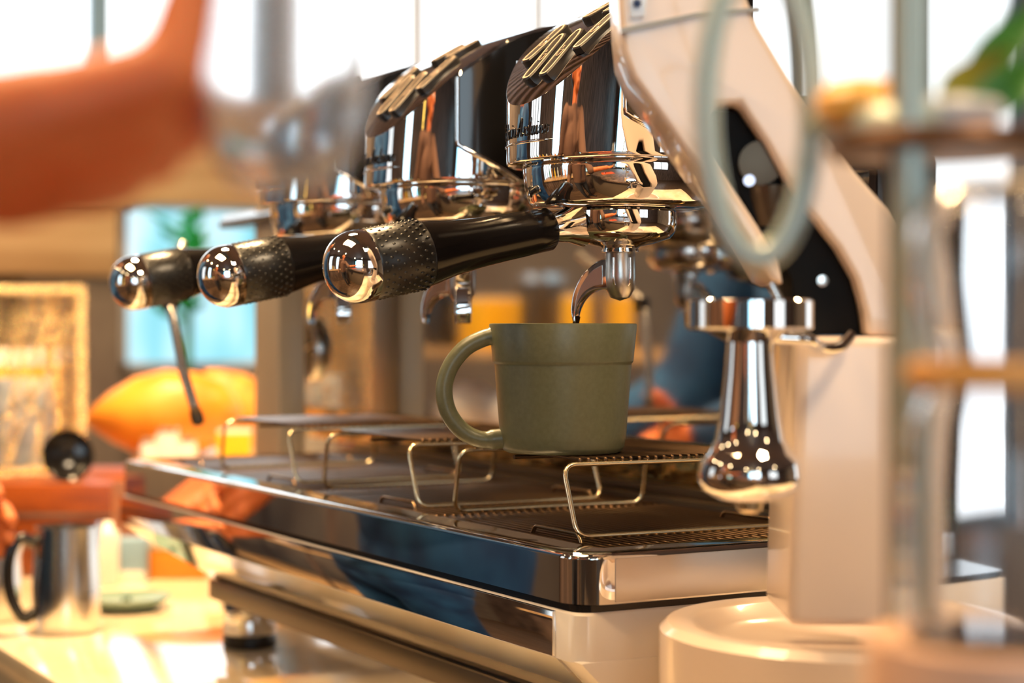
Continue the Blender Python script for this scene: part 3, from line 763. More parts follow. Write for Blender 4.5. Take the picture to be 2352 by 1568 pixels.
# handle leaves the side that points left in the picture and slightly towards the lens
hd = (-R * 1.0 - F * 0.12).normalized()
def hp(r_, z_): return (hd.x * r_, hd.y * r_, z_)
hpts = catmull([hp(0.0425, 0.0765), hp(0.0520, 0.0745), hp(0.064, 0.0680), hp(0.0735, 0.0560), hp(0.0775, 0.0420), hp(0.0750, 0.0270), hp(0.0660, 0.0145), hp(0.0540, 0.0085), hp(0.0400, 0.0090)], 6)
bm = bmesh.new(); add_tube(bm, hpts, [0.0062] * 4 + [0.0056] * (len(hpts) - 8) + [0.0066] * 4, 16)
# flatten the strap a little across its width
finish(bm, 'mug_handle', M['mug'], mg, ang=60)
lathe('coffee', [(0, 0.028), (0.0385, 0.028), (0.0386, 0.0290), (0, 0.0290)], M['coffee'], mg, 64)
tip = Vector((GX[0] + math.cos(SPA) * .0287, GY + math.sin(SPA) * .0287, ZB0 - .0272 - .0262 - .0448))
st = tube('coffee_stream', [tip + Vector((.0015, 0, .004)), tip, tip + Vector((-.0015, -.0005, -.004)), tip + Vector((-.003, -.001, -.010)), tip + Vector((-.0035, -.001, -.020)), Vector((tip.x - .004, tip.y - .001, MUG.z + 0.0278))], [0.0022, 0.0021, 0.0016, 0.0011, 0.0009, 0.0009], M['coffee'], None, 12)
tag(st, 'thin dark stream of coffee falling from the near spout into the mug', 'coffee')

# ================================================================== GRINDER (right)
gr = thing('coffee_grinder', 'cream enamelled coffee grinder with arched body and round base', 'coffee grinder', (0, 0, 0))
ZG = 0.90
def pp(l, Z=ZG): return [P(x, y, Z) for x, y in l]
DP = F * 0.075
# head and arched spine, one continuous cream shell
head = [(1418, -40), (1424, 60), (1430, 120), (1452, 178), (1520, 272), (1600, 385), (1665, 470), (1720, 560), (1770, 640), (1800, 655), (1790, 600), (1742, 520), (1690, 440), (1640, 350), (1622, 290), (1650, 240), (1700, 238), (1760, 330), (1815, 430), (1870, 500), (1925, 570), (1965, 640), (1988, 720), (1992, 770), (2110, 770), (2110, 640), (2080, 560), (2040, 480), (1960, 390), (1880, 290), (1800, 160), (1740, 60), (1700, -40), (1700, -420), (1418, -420)]
prism('body_shell', pp(head), DP, M['cream'], gr, bev=0.006, seg=3)
# black recess between the head and the spine
rec = [(1645, 245), (1702, 245), (1765, 335), (1830, 440), (1880, 500), (1935, 580), (1975, 650), (1992, 768), (1838, 768), (1828, 640), (1790, 560), (1742, 505), (1700, 430), (1655, 330)]
prism('recess', [p + F * 0.015 for p in pp(rec)], F * 0.05, M['matt_black'], gr, bev=0.002)
lathe('lens_window', [(0, -.002), (0.0095, -.002), (0.011, 0.0), (0.011, 0.003), (0, 0.004)], M['frame'], gr, 28, axis_mtx(P(1745, 375, ZG + .012), -F))
lathe('spout', [(0, 0), (0.008, 0), (0.012, 0.014), (0.0125, 0.02), (0, 0.02)], M['frame'], gr, 28, axis_mtx(P(1770, 520, ZG + .02), U))
lathe('screw', [(0, 0), (0.0035, 0), (0.0030, 0.002), (0, 0.0025)], M['steel'], gr, 20, axis_mtx(P(1888, 645, ZG + .014), -F))
prism('seam_band', [p - F * 0.0012 for p in pp([(1425, 66), (1600, 30), (1740, 18), (1745, 26), (1600, 40), (1426, 78)])], F * 0.004, M['panel_grey'], gr)
# column
col = [(1833, 772), (2112, 772), (2108, 1440), (1812, 1440)]
prism('column', pp(col, ZG - .01), F * 0.085, M['cream'], gr, bev=0.006, seg=3)
# base: round tray with dished top
bc = P(1960, 1428, 0.965)
BR = 0.102
bprof = [(0, bc.z - 0.012), (0.070, bc.z - 0.012), (0.076, bc.z - 0.008), (0.083, bc.z - 0.0015), (0.086, bc.z), (BR - .004, bc.z), (BR, bc.z - .004), (BR, bc.z - 0.05), (BR - .006, ZC + .02), (BR - 0.012, ZC + .0006), (0, ZC + .0006)]
lathe('base', bprof, M['cream'], gr, 96, Matrix.Translation((bc.x, bc.y, 0)))
# portafilter fork
tube('fork', fillet([P(1700, 772, .86), P(1862, 778, .86), P(1880, 800, .872), P(1930, 800, .878), P(1955, 770, .885)], .006, 5), 0.0030, M['chrome'], gr, 12)
tube('fork', fillet([P(1700, 772, .92), P(1862, 778, .91), P(1900, 790, .90)], .006, 5), 0.0030, M['chrome'], gr, 12)
tube('lever', [P(1770, 650, .875), P(1790, 690, .875), P(1800, 745, .875)], 0.0022, M['steel'], gr, 10)
# glowing disc standing in for a bluish glint, and label plate on the head
lathe('glint_disc', [(0, 0), (0.0028, 0), (0.0028, .002), (0, .002)], mat('cool_glint_glow', (0.6, 0.75, 1.0), 0.3, emit=(0.5, 0.65, 1.0), estr=0.9), gr, 24, axis_mtx(P(1720, 415, ZG + .006), -F))
bm = bmesh.new()
a_ = [P(1443, -30, ZG), P(1488, -30, ZG), P(1480, 40, ZG), P(1447, 42, ZG)]
add_prism(bm, [p - F * 0.0015 for p in a_], F * 0.003); ic = finish(bm, 'label_plate', mat('pale_blue_label', (0.75, 0.85, 1.0), 0.3), gr, bev=0.0005)
bm = bmesh.new(); c0 = P(1463, 8, ZG - .0022)
for a in range(4):
    an = a * PI / 4; add_tube(bm, [c0 + (R * math.cos(an) + U * math.sin(an)) * .0022, c0 - (R * math.cos(an) + U * math.sin(an)) * .0022], 0.0005, 6)
finish(bm, 'label_star', mat('navy_print', (0.02, 0.05, 0.15), 0.5), ic)

# tamper, hanging base-up in the fork
tc = P(1722, 900, 0.86)
tm = thing('tamper', 'polished steel tamper hung upside down beside the grinder column', 'tamper', (tc.x, tc.y, 0))
zt = P(1722, 690, 0.86).z
def tz(py): return P(1722, py, 0.86).z
lathe('tamper_base', [(0, tz(688)), (0.0290, tz(688)), (0.0300, tz(692)), (0.0300, tz(752)), (0.0285, tz(758)), (0.0200, tz(762)), (0.0110, tz(785)), (0, tz(785))], M['chrome'], tm, 64)
lathe('tamper_handle', [(0, tz(780)), (0.0108, tz(782)), (0.0118, tz(850)), (0.0145, tz(960)), (0.0165, tz(1010)), (0.0200, tz(1040)), (0.0238, tz(1062)), (0.0245, tz(1100)), (0.0225, tz(1124)), (0.0150, tz(1146)), (0, tz(1150))], M['chrome'], tm, 64)
lathe('tamper_nub', [(0, tz(1148)), (0.0065, tz(1148)), (0.0060, tz(1170)), (0.0035, tz(1178)), (0, tz(1178))], M['wire'], tm, 28)

# ================================================================== FOREGROUND STAND, CARAFE, PLANT
stn = thing('drip_stand', 'sage grey metal stand with oval loop and wooden plate beside the clear carafe', 'stand', (0, 0, 0))
zl = 1.061
pb = P(2090, 700, 0.50)
tube('post', [(pb.x, pb.y, zl + .010), (pb.x, pb.y, 1.42)], 0.0048, M['sage_metal'], stn, 24)
pb2 = P(2047, 700, 0.512)
tube('rod', [(pb2.x, pb2.y, zl + .010), (pb2.x, pb2.y, 1.42)], 0.0013, M['bronze_edge'], stn, 12)
lathe('stand_foot', [(0, zl), (0.018, zl), (0.018, zl + .008), (0.008, zl + .012), (0, zl + .012)], M['sage_metal'], stn, 48, Matrix.Translation((pb.x, pb.y, 0)))
# oval loop
lc = (1742, 250)
lp = []
for i in range(48):
    a = 2 * PI * i / 48
    lp.append(P(lc[0] + 122 * math.cos(a), lc[1] + 342 * math.sin(a) * (1.0), 0.55))
tube('oval_loop', lp, 0.0040, M['sage_metal'], stn, 14, closed=True)
tube('loop_arm', [P(1862, 290, 0.55), P(1960, 285, 0.53), P(2060, 290, 0.505), P(2150, 300, .50)], [0.0035, 0.0045, 0.0065, 0.006], M['sage_metal'], stn, 16)
pc_ = P(2150, 335, 0.52)
lathe('wooden_plate', [(0, pc_.z - .003), (0.030, pc_.z - .003), (0.0315, pc_.z), (0.030, pc_.z + .003), (0, pc_.z + .003)], M['bronze_edge'], stn, 48, Matrix.Translation((pc_.x, pc_.y, 0)))
# clear carafe
cc = P(2300, 1000, 0.46)
cf = thing('glass_carafe', 'large clear glass carafe with amber collar at the right edge', 'carafe', (cc.x, cc.y, 0))
def cz(py): return P(2300, py, 0.46).z
out = [(0.016, cz(420)), (0.0225, cz(520)), (0.0235, cz(640)), (0.019, cz(780)), (0.0165, cz(850)), (0.020, cz(900)), (0.0245, cz(1000)), (0.0262, cz(1130)), (0.0262, cz(1400)), (0.0245, cz(1452)), (0.016, cz(1462))]
inn = [(r_ - .0018, z_) for r_, z_ in out]
pr_ = out + [(0, cz(1464)), (0, cz(1440))] + inn[::-1][1:]
lathe('glass_wall', [pr_[-1]] + pr_, M['carafe_glass'], cf, 64, ang=60)
lathe('amber_collar', [(0.0200, cz(826)), (0.0235, cz(834)), (0.0240, cz(862)), (0.0225, cz(888)), (0.0198, cz(894)), (0.0195, cz(860)), (0.0200, cz(826))], mat('amber_collar', (0.90, 0.45, 0.12), 0.35), cf, 48)
lathe('carafe_base', [(0, zl), (0.034, zl), (0.0345, zl + .004), (0.0335, cz(1466)), (0, cz(1466))], mat('peach_ceramic', (0.80, 0.50, 0.34), 0.4), cf, 56)
# plant on the wooden plate
pl = thing('leafy_plant', 'small plant with dark green blades at the upper right corner', 'plant', (pc_.x, pc_.y, pc_.z))
def blade(p0, p1, p2, wd, m_):
    pts = catmull([p0, p1, p2], 8); n = len(pts); bm = bmesh.new(); L = []; Rr = []; Lb = []
    for i, p in enumerate(pts):
        tt = (pts[min(i + 1, n - 1)] - pts[max(i - 1, 0)]).normalized(); s = tt.cross(F).normalized() * wd * max(0.05, math.sin(PI * (0.12 + 0.86 * i / (n - 1))))
        L.append(bm.verts.new(p + s)); Rr.append(bm.verts.new(p - s)); Lb.append(bm.verts.new(p + F * 0.0018))
    for i in range(n - 1):
        bm.faces.new((L[i], Lb[i], Lb[i + 1], L[i + 1])); bm.faces.new((Lb[i], Rr[i], Rr[i + 1], Lb[i + 1]))
    bmesh.ops.solidify(bm, geom=bm.faces[:], thickness=0.0008)
    o = finish(bm, 'leaf', m_, None, ang=70)
    o.parent = pl; o.matrix_parent_inverse = Matrix.Translation(-Vector(pl.location)); return o
pz = Vector((pc_.x, pc_.y, pc_.z + .003))
blade(P(2215, 262, .52), P(2290, 120, .52), P(2440, -20, .53), 0.0062, M['leaf'])
blade(P(2190, 262, .51), P(2200, 190, .51), P(2330, 110, .50), 0.0045, M['olive_leaf'])
blade(P(2260, 262, .53), P(2330, 200, .53), P(2420, 120, .54), 0.0055, M['leaf'])
o = lathe('pot', [(0, 0.003), (0.016, 0.003), (0.019, 0.010), (0.0175, 0.012), (0, 0.010)], M['white_ceramic'], None, 36)
o.parent = pl
# amber cup on the far side of the stand
ac = P(1975, 240, 0.62)
lathe('amber_knob', [(0, -.008), (0.008, -.0075), (0.013, -.003), (0.013, .001), (0.009, .006), (0, .0075)], mat('amber_resin', (0.95, 0.50, 0.10), 0.3), stn, 32, Matrix.Translation(P(1975, 236, 0.53)))

# ================================================================== FOREGROUND HAND WITH GLASS, upper left
def person(name, label, root, facing, shirt, trousers, handL, handR, elbL, elbR, scale=1.0):
    """standing figure; root = point between the feet; facing = unit vector; hands and elbows are world points"""
    t = thing(name, label, 'person', root)
    f = Vector(facing).normalized(); s = f.cross(U).normalized()       # s = the figure's right
    r0 = Vector(root)
    def W(x, y, z): return s * x * scale + f * y * scale + U * z * scale
    def rel(p): return Vector(p) - r0
    hip = 0.93
    seg = []
    for sx in (-1, 1):
        seg += [(W(.09 * sx, 0, hip), .085 * scale, W(.10 * sx, .01, .50), .058 * scale), (W(.10 * sx, .01, .50), .056 * scale, W(.105 * sx, -.01, .08), .040 * scale)]
    seg += [(W(-.07, 0, hip + .02), .105 * scale, W(.07, 0, hip + .02), .105 * scale)]
    blob('trousers', seg, 0.012, trousers, t)
    for sx in (-1, 1):
        blob('shoe', [(W(.105 * sx, -.04, .045), .042 * scale, W(.115 * sx, .15, .036), .034 * scale)], 0.008, M['black'], t)
    sh = 1.42
    def arm_top(sx): return W(.185 * sx, 0, sh)
    seg = [(W(-.06, 0, 1.0), .115 * scale, W(.06, 0, 1.0), .115 * scale), (W(-.055, 0, 1.0), .115 * scale, W(-.075, 0, 1.30), .115 * scale), (W(.055, 0, 1.0), .115 * scale, W(.075, 0, 1.30), .115 * scale),
           (W(-.13, 0, 1.41), .062 * scale, W(.13, 0, 1.41), .062 * scale), (W(0, 0, 1.3), .12 * scale, W(0, 0, 1.45), .06 * scale)]
    for sx, e, h in ((-1, elbL, handL), (1, elbR, handR)):
        e = rel(e); h = rel(h)
        seg += [(arm_top(sx), .064 * scale, e, .056 * scale), (e, .054 * scale, e.lerp(h, .86), .036 * scale)]
    blob('shirt', seg, 0.010, shirt, t)
    # head, neck, forearms as skin
    hc = W(0, .015, 1.62)
    hd_ = blob('head', [(W(0, 0, 1.44), .052 * scale, W(0, .0, 1.54), .050 * scale), (W(0, .0, 1.64), .088 * scale, W(0, -.012, 1.66), .090 * scale), (W(0, .035, 1.585), .055 * scale, W(0, .04, 1.56), .045 * scale),
                        (W(0, .09, 1.63), .010 * scale, W(0, .112, 1.600), .014 * scale), (W(-.088, -.005, 1.63), .014, W(-.090, -.012, 1.60), .012), (W(.088, -.005, 1.63), .014, W(.090, -.012, 1.60), .012),
                        (W(-.02, .082, 1.563), .008, W(.02, .082, 1.563), .008)], 0.006, M['skin'], t, 4)
    for sx in (-1, 1):
        bm = bmesh.new(); bmesh.ops.create_uvsphere(bm, u_segments=14, v_segments=10, radius=0.012, matrix=Matrix.Translation(W(.032 * sx, .080, 1.635))); e_ = finish(bm, 'eye', M['eye'], hd_)
        bm = bmesh.new(); bmesh.ops.create_uvsphere(bm, u_segments=12, v_segments=8, radius=0.006, matrix=Matrix.Translation(W(.032 * sx, .0885, 1.635))); finish(bm, 'iris', M['hair'], hd_)
    blob('hair', [(W(0, -.03, 1.68), .092 * scale, W(0, -.035, 1.64), .092 * scale), (W(0, .01, 1.715), .070 * scale, W(0, -.02, 1.72), .072 * scale)], 0.009, M['hair'], t)
    return t, rel, W, s, f
def hand(parent, rel, wrist, elbow, palm_dir, side, curl, m, spread=1.0, wr=0.026):
    """forearm, palm, four fingers of different lengths and a thumb leaving the palm's side, one skin"""
    wv = rel(wrist); ev = rel(elbow); d = Vector(palm_dir).normalized(); sd = Vector(side).normalized(); nn = d.cross(sd).normalized()
    seg = [(ev.lerp(wv, .3), .040, wv, wr)]
    pe = wv + d * 0.085
    for k, off in enumerate((-0.028, -0.010, 0.010, 0.028)):
        seg.append((wv + sd * off * .6, 0.017, wv + d * 0.078 + sd * off, 0.0125))
    for off, L, dv in ((-0.029, .072, -.04), (-0.010, .084, -.01), (0.010, .078, .02), (0.028, .060, .06)):
        p = wv + d * 0.080 + sd * off; dd = (d + sd * dv).normalized(); r_ = 0.0098; c = curl
        for fr in (.42, .32, .26):
            q = p + dd * L * fr
            seg.append((p, r_, q, r_ * .93)); p = q; r_ *= .92
            dd = (Matrix.Rotation(c, 3, sd) @ dd)
    p = wv + d * 0.030 - sd * 0.030; dd = (d * .75 - sd * .70 - nn * .25).normalized()
    for L, r_ in ((.040, .0135), (.032, .0115), (.026, .0100)):
        q = p + dd * L; seg.append((p, r_, q, r_ * .92)); p = q; dd = (dd + d * .35 - nn * .12).normalized()
    return blob('arm', seg, 0.0035, m, parent, 3)


# barista in blue, seen in the polished steel
el = (-1.15, -0.35, 1.10); wl = (-1.22, -0.19, 1.00); er = (-0.68, -0.33, 1.13); wr_ = (-0.975, -0.215, 1.042)
t, rel, W, s, f = person('person', 'person in blue shirt and jeans standing left of the machine, hand on a milk pitcher', (-0.86, -0.43, 0.0), (0.0, 1, 0), M['denim'], M['denim'], wl, wr_, el, er)
hand(t, rel, wr_, er, R + F * .2 - U * .35, Vector((0.1, 0.2, -1)), 0.65, M['skin'])
hand(t, rel, wl, el, Vector((0.3, 1, -.5)), Vector((-1, 0.3, 0)), 0.35, M['skin'])
# second person leaning over the service ledge: arm and hand cross the upper left corner, holding a glass
ZH = 0.42
root2 = Vector((0.10, -1.02, 0.0))
hw = P(-420, 380, ZH); he = P(-2300, 700, 0.50)
t2, rel2, W2, s2, f2 = person('person', 'blurred hand and forearm of a person holding a clear glass, upper left corner', root2, (0.45, 1, 0), M['brown_cloth'], M['dark_cloth'], root2 + Vector((-.30, .16, .98)), he.lerp(hw, .25), root2 + Vector((-.26, -.02, 1.10)), he)
seg = []
q_ = lambda x, y, dz=0.0: rel2(P(x, y, ZH + dz))
seg.append((rel2(he).lerp(rel2(hw), .1), .036, q_(-420, 380), .025))
for yy, dz in ((300, -.006), (345, .004), (385, .014), (420, .022)):
    seg.append((q_(-420, 370, dz * .5), .016, q_(10, yy, dz), .0105))
for yy, dz, x1, x2, x3 in ((262, -.006, 180, 330, 430), (322, .004, 190, 330, 420), (376, .014, 170, 290, 360), (420, .022, 120, 220, 280)):
    seg.append((q_(10, yy + 20, dz), .0100, q_(x1, yy, dz), .0092)); seg.append((q_(x1, yy, dz), .0090, q_(x2, yy - 6, dz + .006), .0082)); seg.append((q_(x2, yy - 6, dz + .006), .0080, q_(x3, yy - 14, dz + .016), .0070))
seg.append((q_(-250, 320, -.01), .0130, q_(120, 250, -.012), .0112)); seg.append((q_(120, 250, -.012), .0108, q_(390, 170, -.008), .0085)); seg.append((q_(390, 170, -.008), .0082, q_(446, -40, .0), .0066))
blob('arm', seg, 0.0028, M['skin'], t2, 3)
gcn = P(655, 300, ZH + .012)
gl = thing('drinking_glass', 'clear drinking glass held in the blurred hand, with white haze painted into it', 'glass', (gcn.x, gcn.y, 0))
def gz(py): return P(655, py, ZH + .012).z
out = [(0.0070, gz(436)), (0.0120, gz(420)), (0.0165, gz(360)), (0.0192, gz(270)), (0.0200, gz(160)), (0.0190, gz(-60)), (0.0180, gz(-260))]
inn = [(0.0170, gz(-260)), (0.0180, gz(-60)), (0.0190, gz(160)), (0.0182, gz(270)), (0.0154, gz(352)), (0.0105, gz(402)), (0, gz(412))]
lathe('glass_wall', [(0, gz(434))] + out + inn, M['haze_glass'], gl, 64, ang=60)

# ================================================================== BEHIND AND LEFT OF THE MACHINE
def oncounter(px, Z): p = P(px, 1000, Z); return Vector((p.x, p.y, ZC))
# steel milk pitchers
def pitcher(c, r, h, label, grp, hang):
    t = thing('milk_pitcher', label, 'pitcher', c, grp)
    prof = [(0, .0005), (r * .98, .0005), (r * 1.03, .004), (r * 1.03, h * .45), (r * .97, h * .75), (r * .95, h), (r * .925, h), (r * .94, h * .75), (r * .98, h * .45), (r * .95, .006), (0, .004)]
    bm = bmesh.new(); vs = add_lathe(bm, prof, 56)
    for v in vs:        # pouring lip opposite the handle
        if v.co.z > h * .8:
            a = math.atan2(v.co.y, v.co.x) - (hang + PI); a = (a + PI) % (2 * PI) - PI
            k = math.exp(-(a / .28) ** 2) * (v.co.z / h - .8) / .2
            v.co.x *= 1 + .22 * k; v.co.y *= 1 + .22 * k; v.co.z += .004 * k
    finish(bm, 'pitcher_body', M['steel'], t, ang=50)
    u = Vector((math.cos(hang), math.sin(hang), 0))
    pts = catmull([u * r * .95 + U * h * .86, u * (r * 1.45) + U * h * .90, u * (r * 1.75) + U * h * .70, u * (r * 1.72) + U * h * .40, u * (r * 1.35) + U * h * .16, u * r * 1.0 + U * h * .20], 6)
    tube('pitcher_handle', pts, 0.0055, M['black'], t, 12)
    return t
ang_left = math.atan2(-R.y, -R.x)
pitcher(oncounter(152, 1.79), 0.032, 0.103, 'steel milk pitcher with black handle standing on the cream counter', 'milk pitchers on the counter', ang_left + .5)
pitcher(oncounter(-25, 1.86), 0.032, 0.085, 'steel milk pitcher cut by the left picture edge, under the hand', 'milk pitchers on the counter', ang_left)
# celadon saucer
c = oncounter(290, 1.93); t = thing('saucer', 'pale green glazed saucer on the counter behind the near pitcher', 'saucer', c)
lathe('dish', [(0, .001), (0.030, .001), (0.034, .004), (0.046, .012), (0.0475, .0135), (0.046, .0145), (0.034, .0085), (0, .0065)], M['celadon'], t, 56)
lathe('dish_knob', [(0, .0066), (0.006, .0066), (0.004, .011), (0.007, .015), (0, .017)], M['celadon'], t, 28)
# folded paper, blue box, orange block
def standing_box(name, label, cat, px0, px1, py_top, Z, dep, m, grp=None, kid=None, bev=.002):
    c = oncounter((px0 + px1) / 2, Z); wv = (px1 - px0) / FPX * Z; h = P(0, py_top, Z).z - ZC
    t = thing(name, label, cat, c, grp, rz=math.atan2(R.y, R.x))
    bm = bmesh.new(); add_box(bm, (-wv / 2, 0, .0005), (wv / 2, dep, h)); finish(bm, kid or 'box_body', m, t, bev=bev)
    return t, wv, h
t, wv, h = standing_box('paper_bag', 'small white folded paper bag beside the pitcher on the counter', 'bag', 208, 262, 1225, 2.10, .03, M['paper'])
bm = bmesh.new(); add_prism(bm, [(-wv / 2, 0, h - .001), (wv / 2, 0, h - .001), (wv / 2 - .006, .014, h + .012), (-wv / 2 + .006, .014, h + .012)], (0, .004, 0)); finish(bm, 'folded_top', M['paper'], t, bev=.0005)
t, wv, h = standing_box('blue_box', 'blue grey box with a white foot strip under the machine end', 'box', 262, 330, 1240, 2.13, .04, M['bluegrey'])
box('foot_strip', (-wv / 2 - .001, -.002, .0005), (wv / 2 + .001, -.0001, .014), M['paper'], t)
t, wv, h = standing_box('orange_tin', 'orange yellow tin on the counter seen under the machine end', 'tin', 332, 470, 1262, 2.16, .05, M['gourd'])
box('tin_rim', (-wv / 2 - .001, -.001, h), (wv / 2 + .001, .051, h + .004), M['wire'], t, bev=.0008)
# orange crate carrying the lantern
t, wv, h = standing_box('orange_crate', 'orange lacquered wooden crate under the gold lantern', 'crate', -260, 255, 1112, 2.18, .30, M['orange_wood'], None, 'crate_body', .003)
for k in range(1, 3): box('crate_slat', (-wv / 2 - .002, -.004, h * k / 3 - .002), (wv / 2 + .002, -.0002, h * k / 3 + .002), M['wood'], t)
zc = ZC + h
# gold lantern
lcn = P(40, 1110, 2.36); hgt = P(0, 655, 2.36).z - zc
lt = thing('gold_lantern', 'glittering gold wire lantern with a frosted candle glass inside, left edge', 'lantern', (lcn.x, lcn.y, zc), None, math.atan2(R.y, R.x) + math.radians(32))
hw_ = 0.062
for sx in (-1, 1):
    for sy in (-1, 1):
        box('post', (sx * hw_ - .007, sy * hw_ - .007, 0), (sx * hw_ + .007, sy * hw_ + .007, hgt), M['gold'], lt, bev=.0015)
for zz in (0.0, hgt - .012):
    for k in (-1, 1):
        box('rail', (-hw_, k * hw_ - .006, zz), (hw_, k * hw_ + .006, zz + .012), M['gold'], lt)
        box('rail', (k * hw_ - .006, -hw_, zz), (k * hw_ + .006, hw_, zz + .012), M['gold'], lt)
bm = bmesh.new(); rnd = random.Random(3)
for side in range(4):
    rot = Matrix.Rotation(side * PI / 2, 3, 'Z')
    for k in range(14):
        a = rnd.uniform(-hw_, hw_); b = rnd.uniform(-hw_, hw_)
        add_tube(bm, [rot @ Vector((a, -hw_, .01)), rot @ Vector(((a + b) / 2 + rnd.uniform(-.02, .02), -hw_ - .002, hgt * .5)), rot @ Vector((b, -hw_, hgt - .01))], 0.0009, 5)
    for k in range(60):
        p = rot @ Vector((rnd.uniform(-hw_, hw_), -hw_ - .003, rnd.uniform(.01, hgt - .01)))
        bmesh.ops.create_icosphere(bm, subdivisions=1, radius=rnd.uniform(.0018, .0034), matrix=Matrix.Translation(p))
mesh_ = finish(bm, 'wire_netting', M['gold'], lt, ang=10); mesh_['kind'] = 'stuff'
lathe('candle_glass', [(0, .002), (0.044, .002), (0.046, .006), (0.046, hgt * .50), (0.043, hgt * .50), (0.043, .010), (0, .008)], M['frost'], lt, 40)
c = P(150, 1040, 2.225)
t = thing('black_bowl', 'small round black bowl tipped against the gold lantern', 'bowl', (c.x, c.y, zc + .0295))
bm = bmesh.new(); add_lathe(bm, [(0, -.012), (.015, -.010), (.024, 0), (.0265, .010), (.0245, .010), (.021, .001), (0, -.007)], 40, axis_mtx((0, 0, 0), (-F + R * .5 + U * .25)))
finish(bm, 'bowl_body', M['black'], t); t.scale = (1.2, 1.2, 1.2)
# display box with fruit
t, wv, h = standing_box('display_box', 'pale display box carrying the two yellow orange gourds behind the machine', 'box', 372, 700, 1062, 2.40, .30, M['white_ceramic'])
zb = ZC + h
def gourd(px, py, Z, prof, m, label, tilt, roll):
    c = P(px, py, Z)
    t = thing('gourd', label, 'gourd', c, 'gourds on the display box')
    ax = (R * math.cos(tilt) + U * math.sin(tilt) + F * roll).normalized()
    bm = bmesh.new(); vs = add_lathe(bm, prof, 40, axis_mtx((0, 0, 0), ax))
    for v in vs: v.co += v.co.normalized() * noise.noise(v.co * 28) * .004 if v.co.length > 1e-5 else Vector()
    finish(bm, 'rind', m, t, ang=80)
    e = ax * (prof[0][1]); e2 = ax * prof[0][1]
    lathe('stem', [(0, -.007), (.004, -.007), (.0035, .004), (0, .004)], M['wood'], t, 12, axis_mtx(e, -ax) @ Matrix.Translation((0, 0, .006)))
    return t
gourd(392, 950, 2.50, [(0, -.112), (.008, -.110), (.020, -.098), (.034, -.080), (.053, -.045), (.060, -.005), (.056, .040), (.042, .070), (.020, .090), (0, .096)], M['gourd'], 'large yellow orange gourd lying behind the steam wand', 0.05, .2)
gourd(552, 925, 2.64, [(0, -.070), (.006, -.068), (.020, -.050), (.035, -.025), (.044, .010), (.044, .045), (.034, .075), (0, .092)], M['gourd2'], 'smaller brown orange gourd leaning by the grey machine column', -0.75, .3)
# small clear cubes in front of the fruit
tins = []
for k, (px, py, sz, mm) in enumerate(((345, 1020, .022, 'white_ceramic'), (385, 1000, .026, 'white_ceramic'), (430, 1018, .022, 'paper'), (540, 1012, .036, 'yellow'))):
    Zk = 2.34 if k < 3 else 2.36
    c = P(px, py, Zk)
    t = thing('small_jar' if k < 3 else 'yellow_carton', ['small white jar with flat lid, leftmost on the shelf behind the wand', 'taller small white jar with lid, middle of the three behind the wand', 'small pale paper jar with lid, nearest the wand tip', 'yellow carton standing behind the far rack corner'][k], 'jar' if k < 3 else 'carton', (c.x, c.y, ZC), 'jars behind the tray end' if k < 3 else None, math.atan2(R.y, R.x))
    hh = c.z - ZC + sz * .4
    if k < 3:
        lathe('jar_body', [(0, .0005), (sz * .55, .0005), (sz * .6, .004), (sz * .6, hh - .012), (sz * .5, hh - .006), (0, hh - .006)], M[mm], t, 28)
        lathe('jar_lid', [(0, hh - .006), (sz * .55, hh - .006), (sz * .55, hh), (0, hh)], M['wire'], t, 28)
    else:
        box('carton_body', (-sz * .6, -sz * .4, .0005), (sz * .6, sz * .4, hh - .004), M[mm], t, bev=.001)
        box('carton_flap', (-sz * .58, -sz * .38, hh - .004), (sz * .58, sz * .38, hh), M['paper'], t)
# potted plant in front of the small window
c = onX(425, 640, RX0 + .45)
t = thing('window_plant', 'blurred bright green plant in front of the small blue window', 'plant', (c.x, c.y, 0))
lathe('plant_pot', [(0, 0), (.12, 0), (.16, .30), (.145, .30), (.13, .27), (0, .27)], M['bluegrey'], t, 32)
tube('stem', [(0, 0, .27), (.01, 0, .8), (0, .01, c.z)], .012, M['leaf'], t, 8)
rnd = random.Random(5)
for k in range(34):
    a = rnd.uniform(0, 2 * PI); zz = c.z - .12 + k * .008; u = Vector((math.cos(a), math.sin(a), .5)); L = rnd.uniform(.06, .12)
    p0 = Vector((0, 0, zz)); bm = bmesh.new(); sdv = u.cross(U).normalized() * .032
    pts = [p0, p0 + u * L * .5 + sdv, p0 + u * L, p0 + u * L * .5 - sdv]
    add_prism(bm, pts, (0, 0, .002)); finish(bm, 'leaf', mat('bright_leaf', (0.05, 0.65, 0.18), 0.5) if k == 0 else bpy.data.materials['bright_leaf'], t)

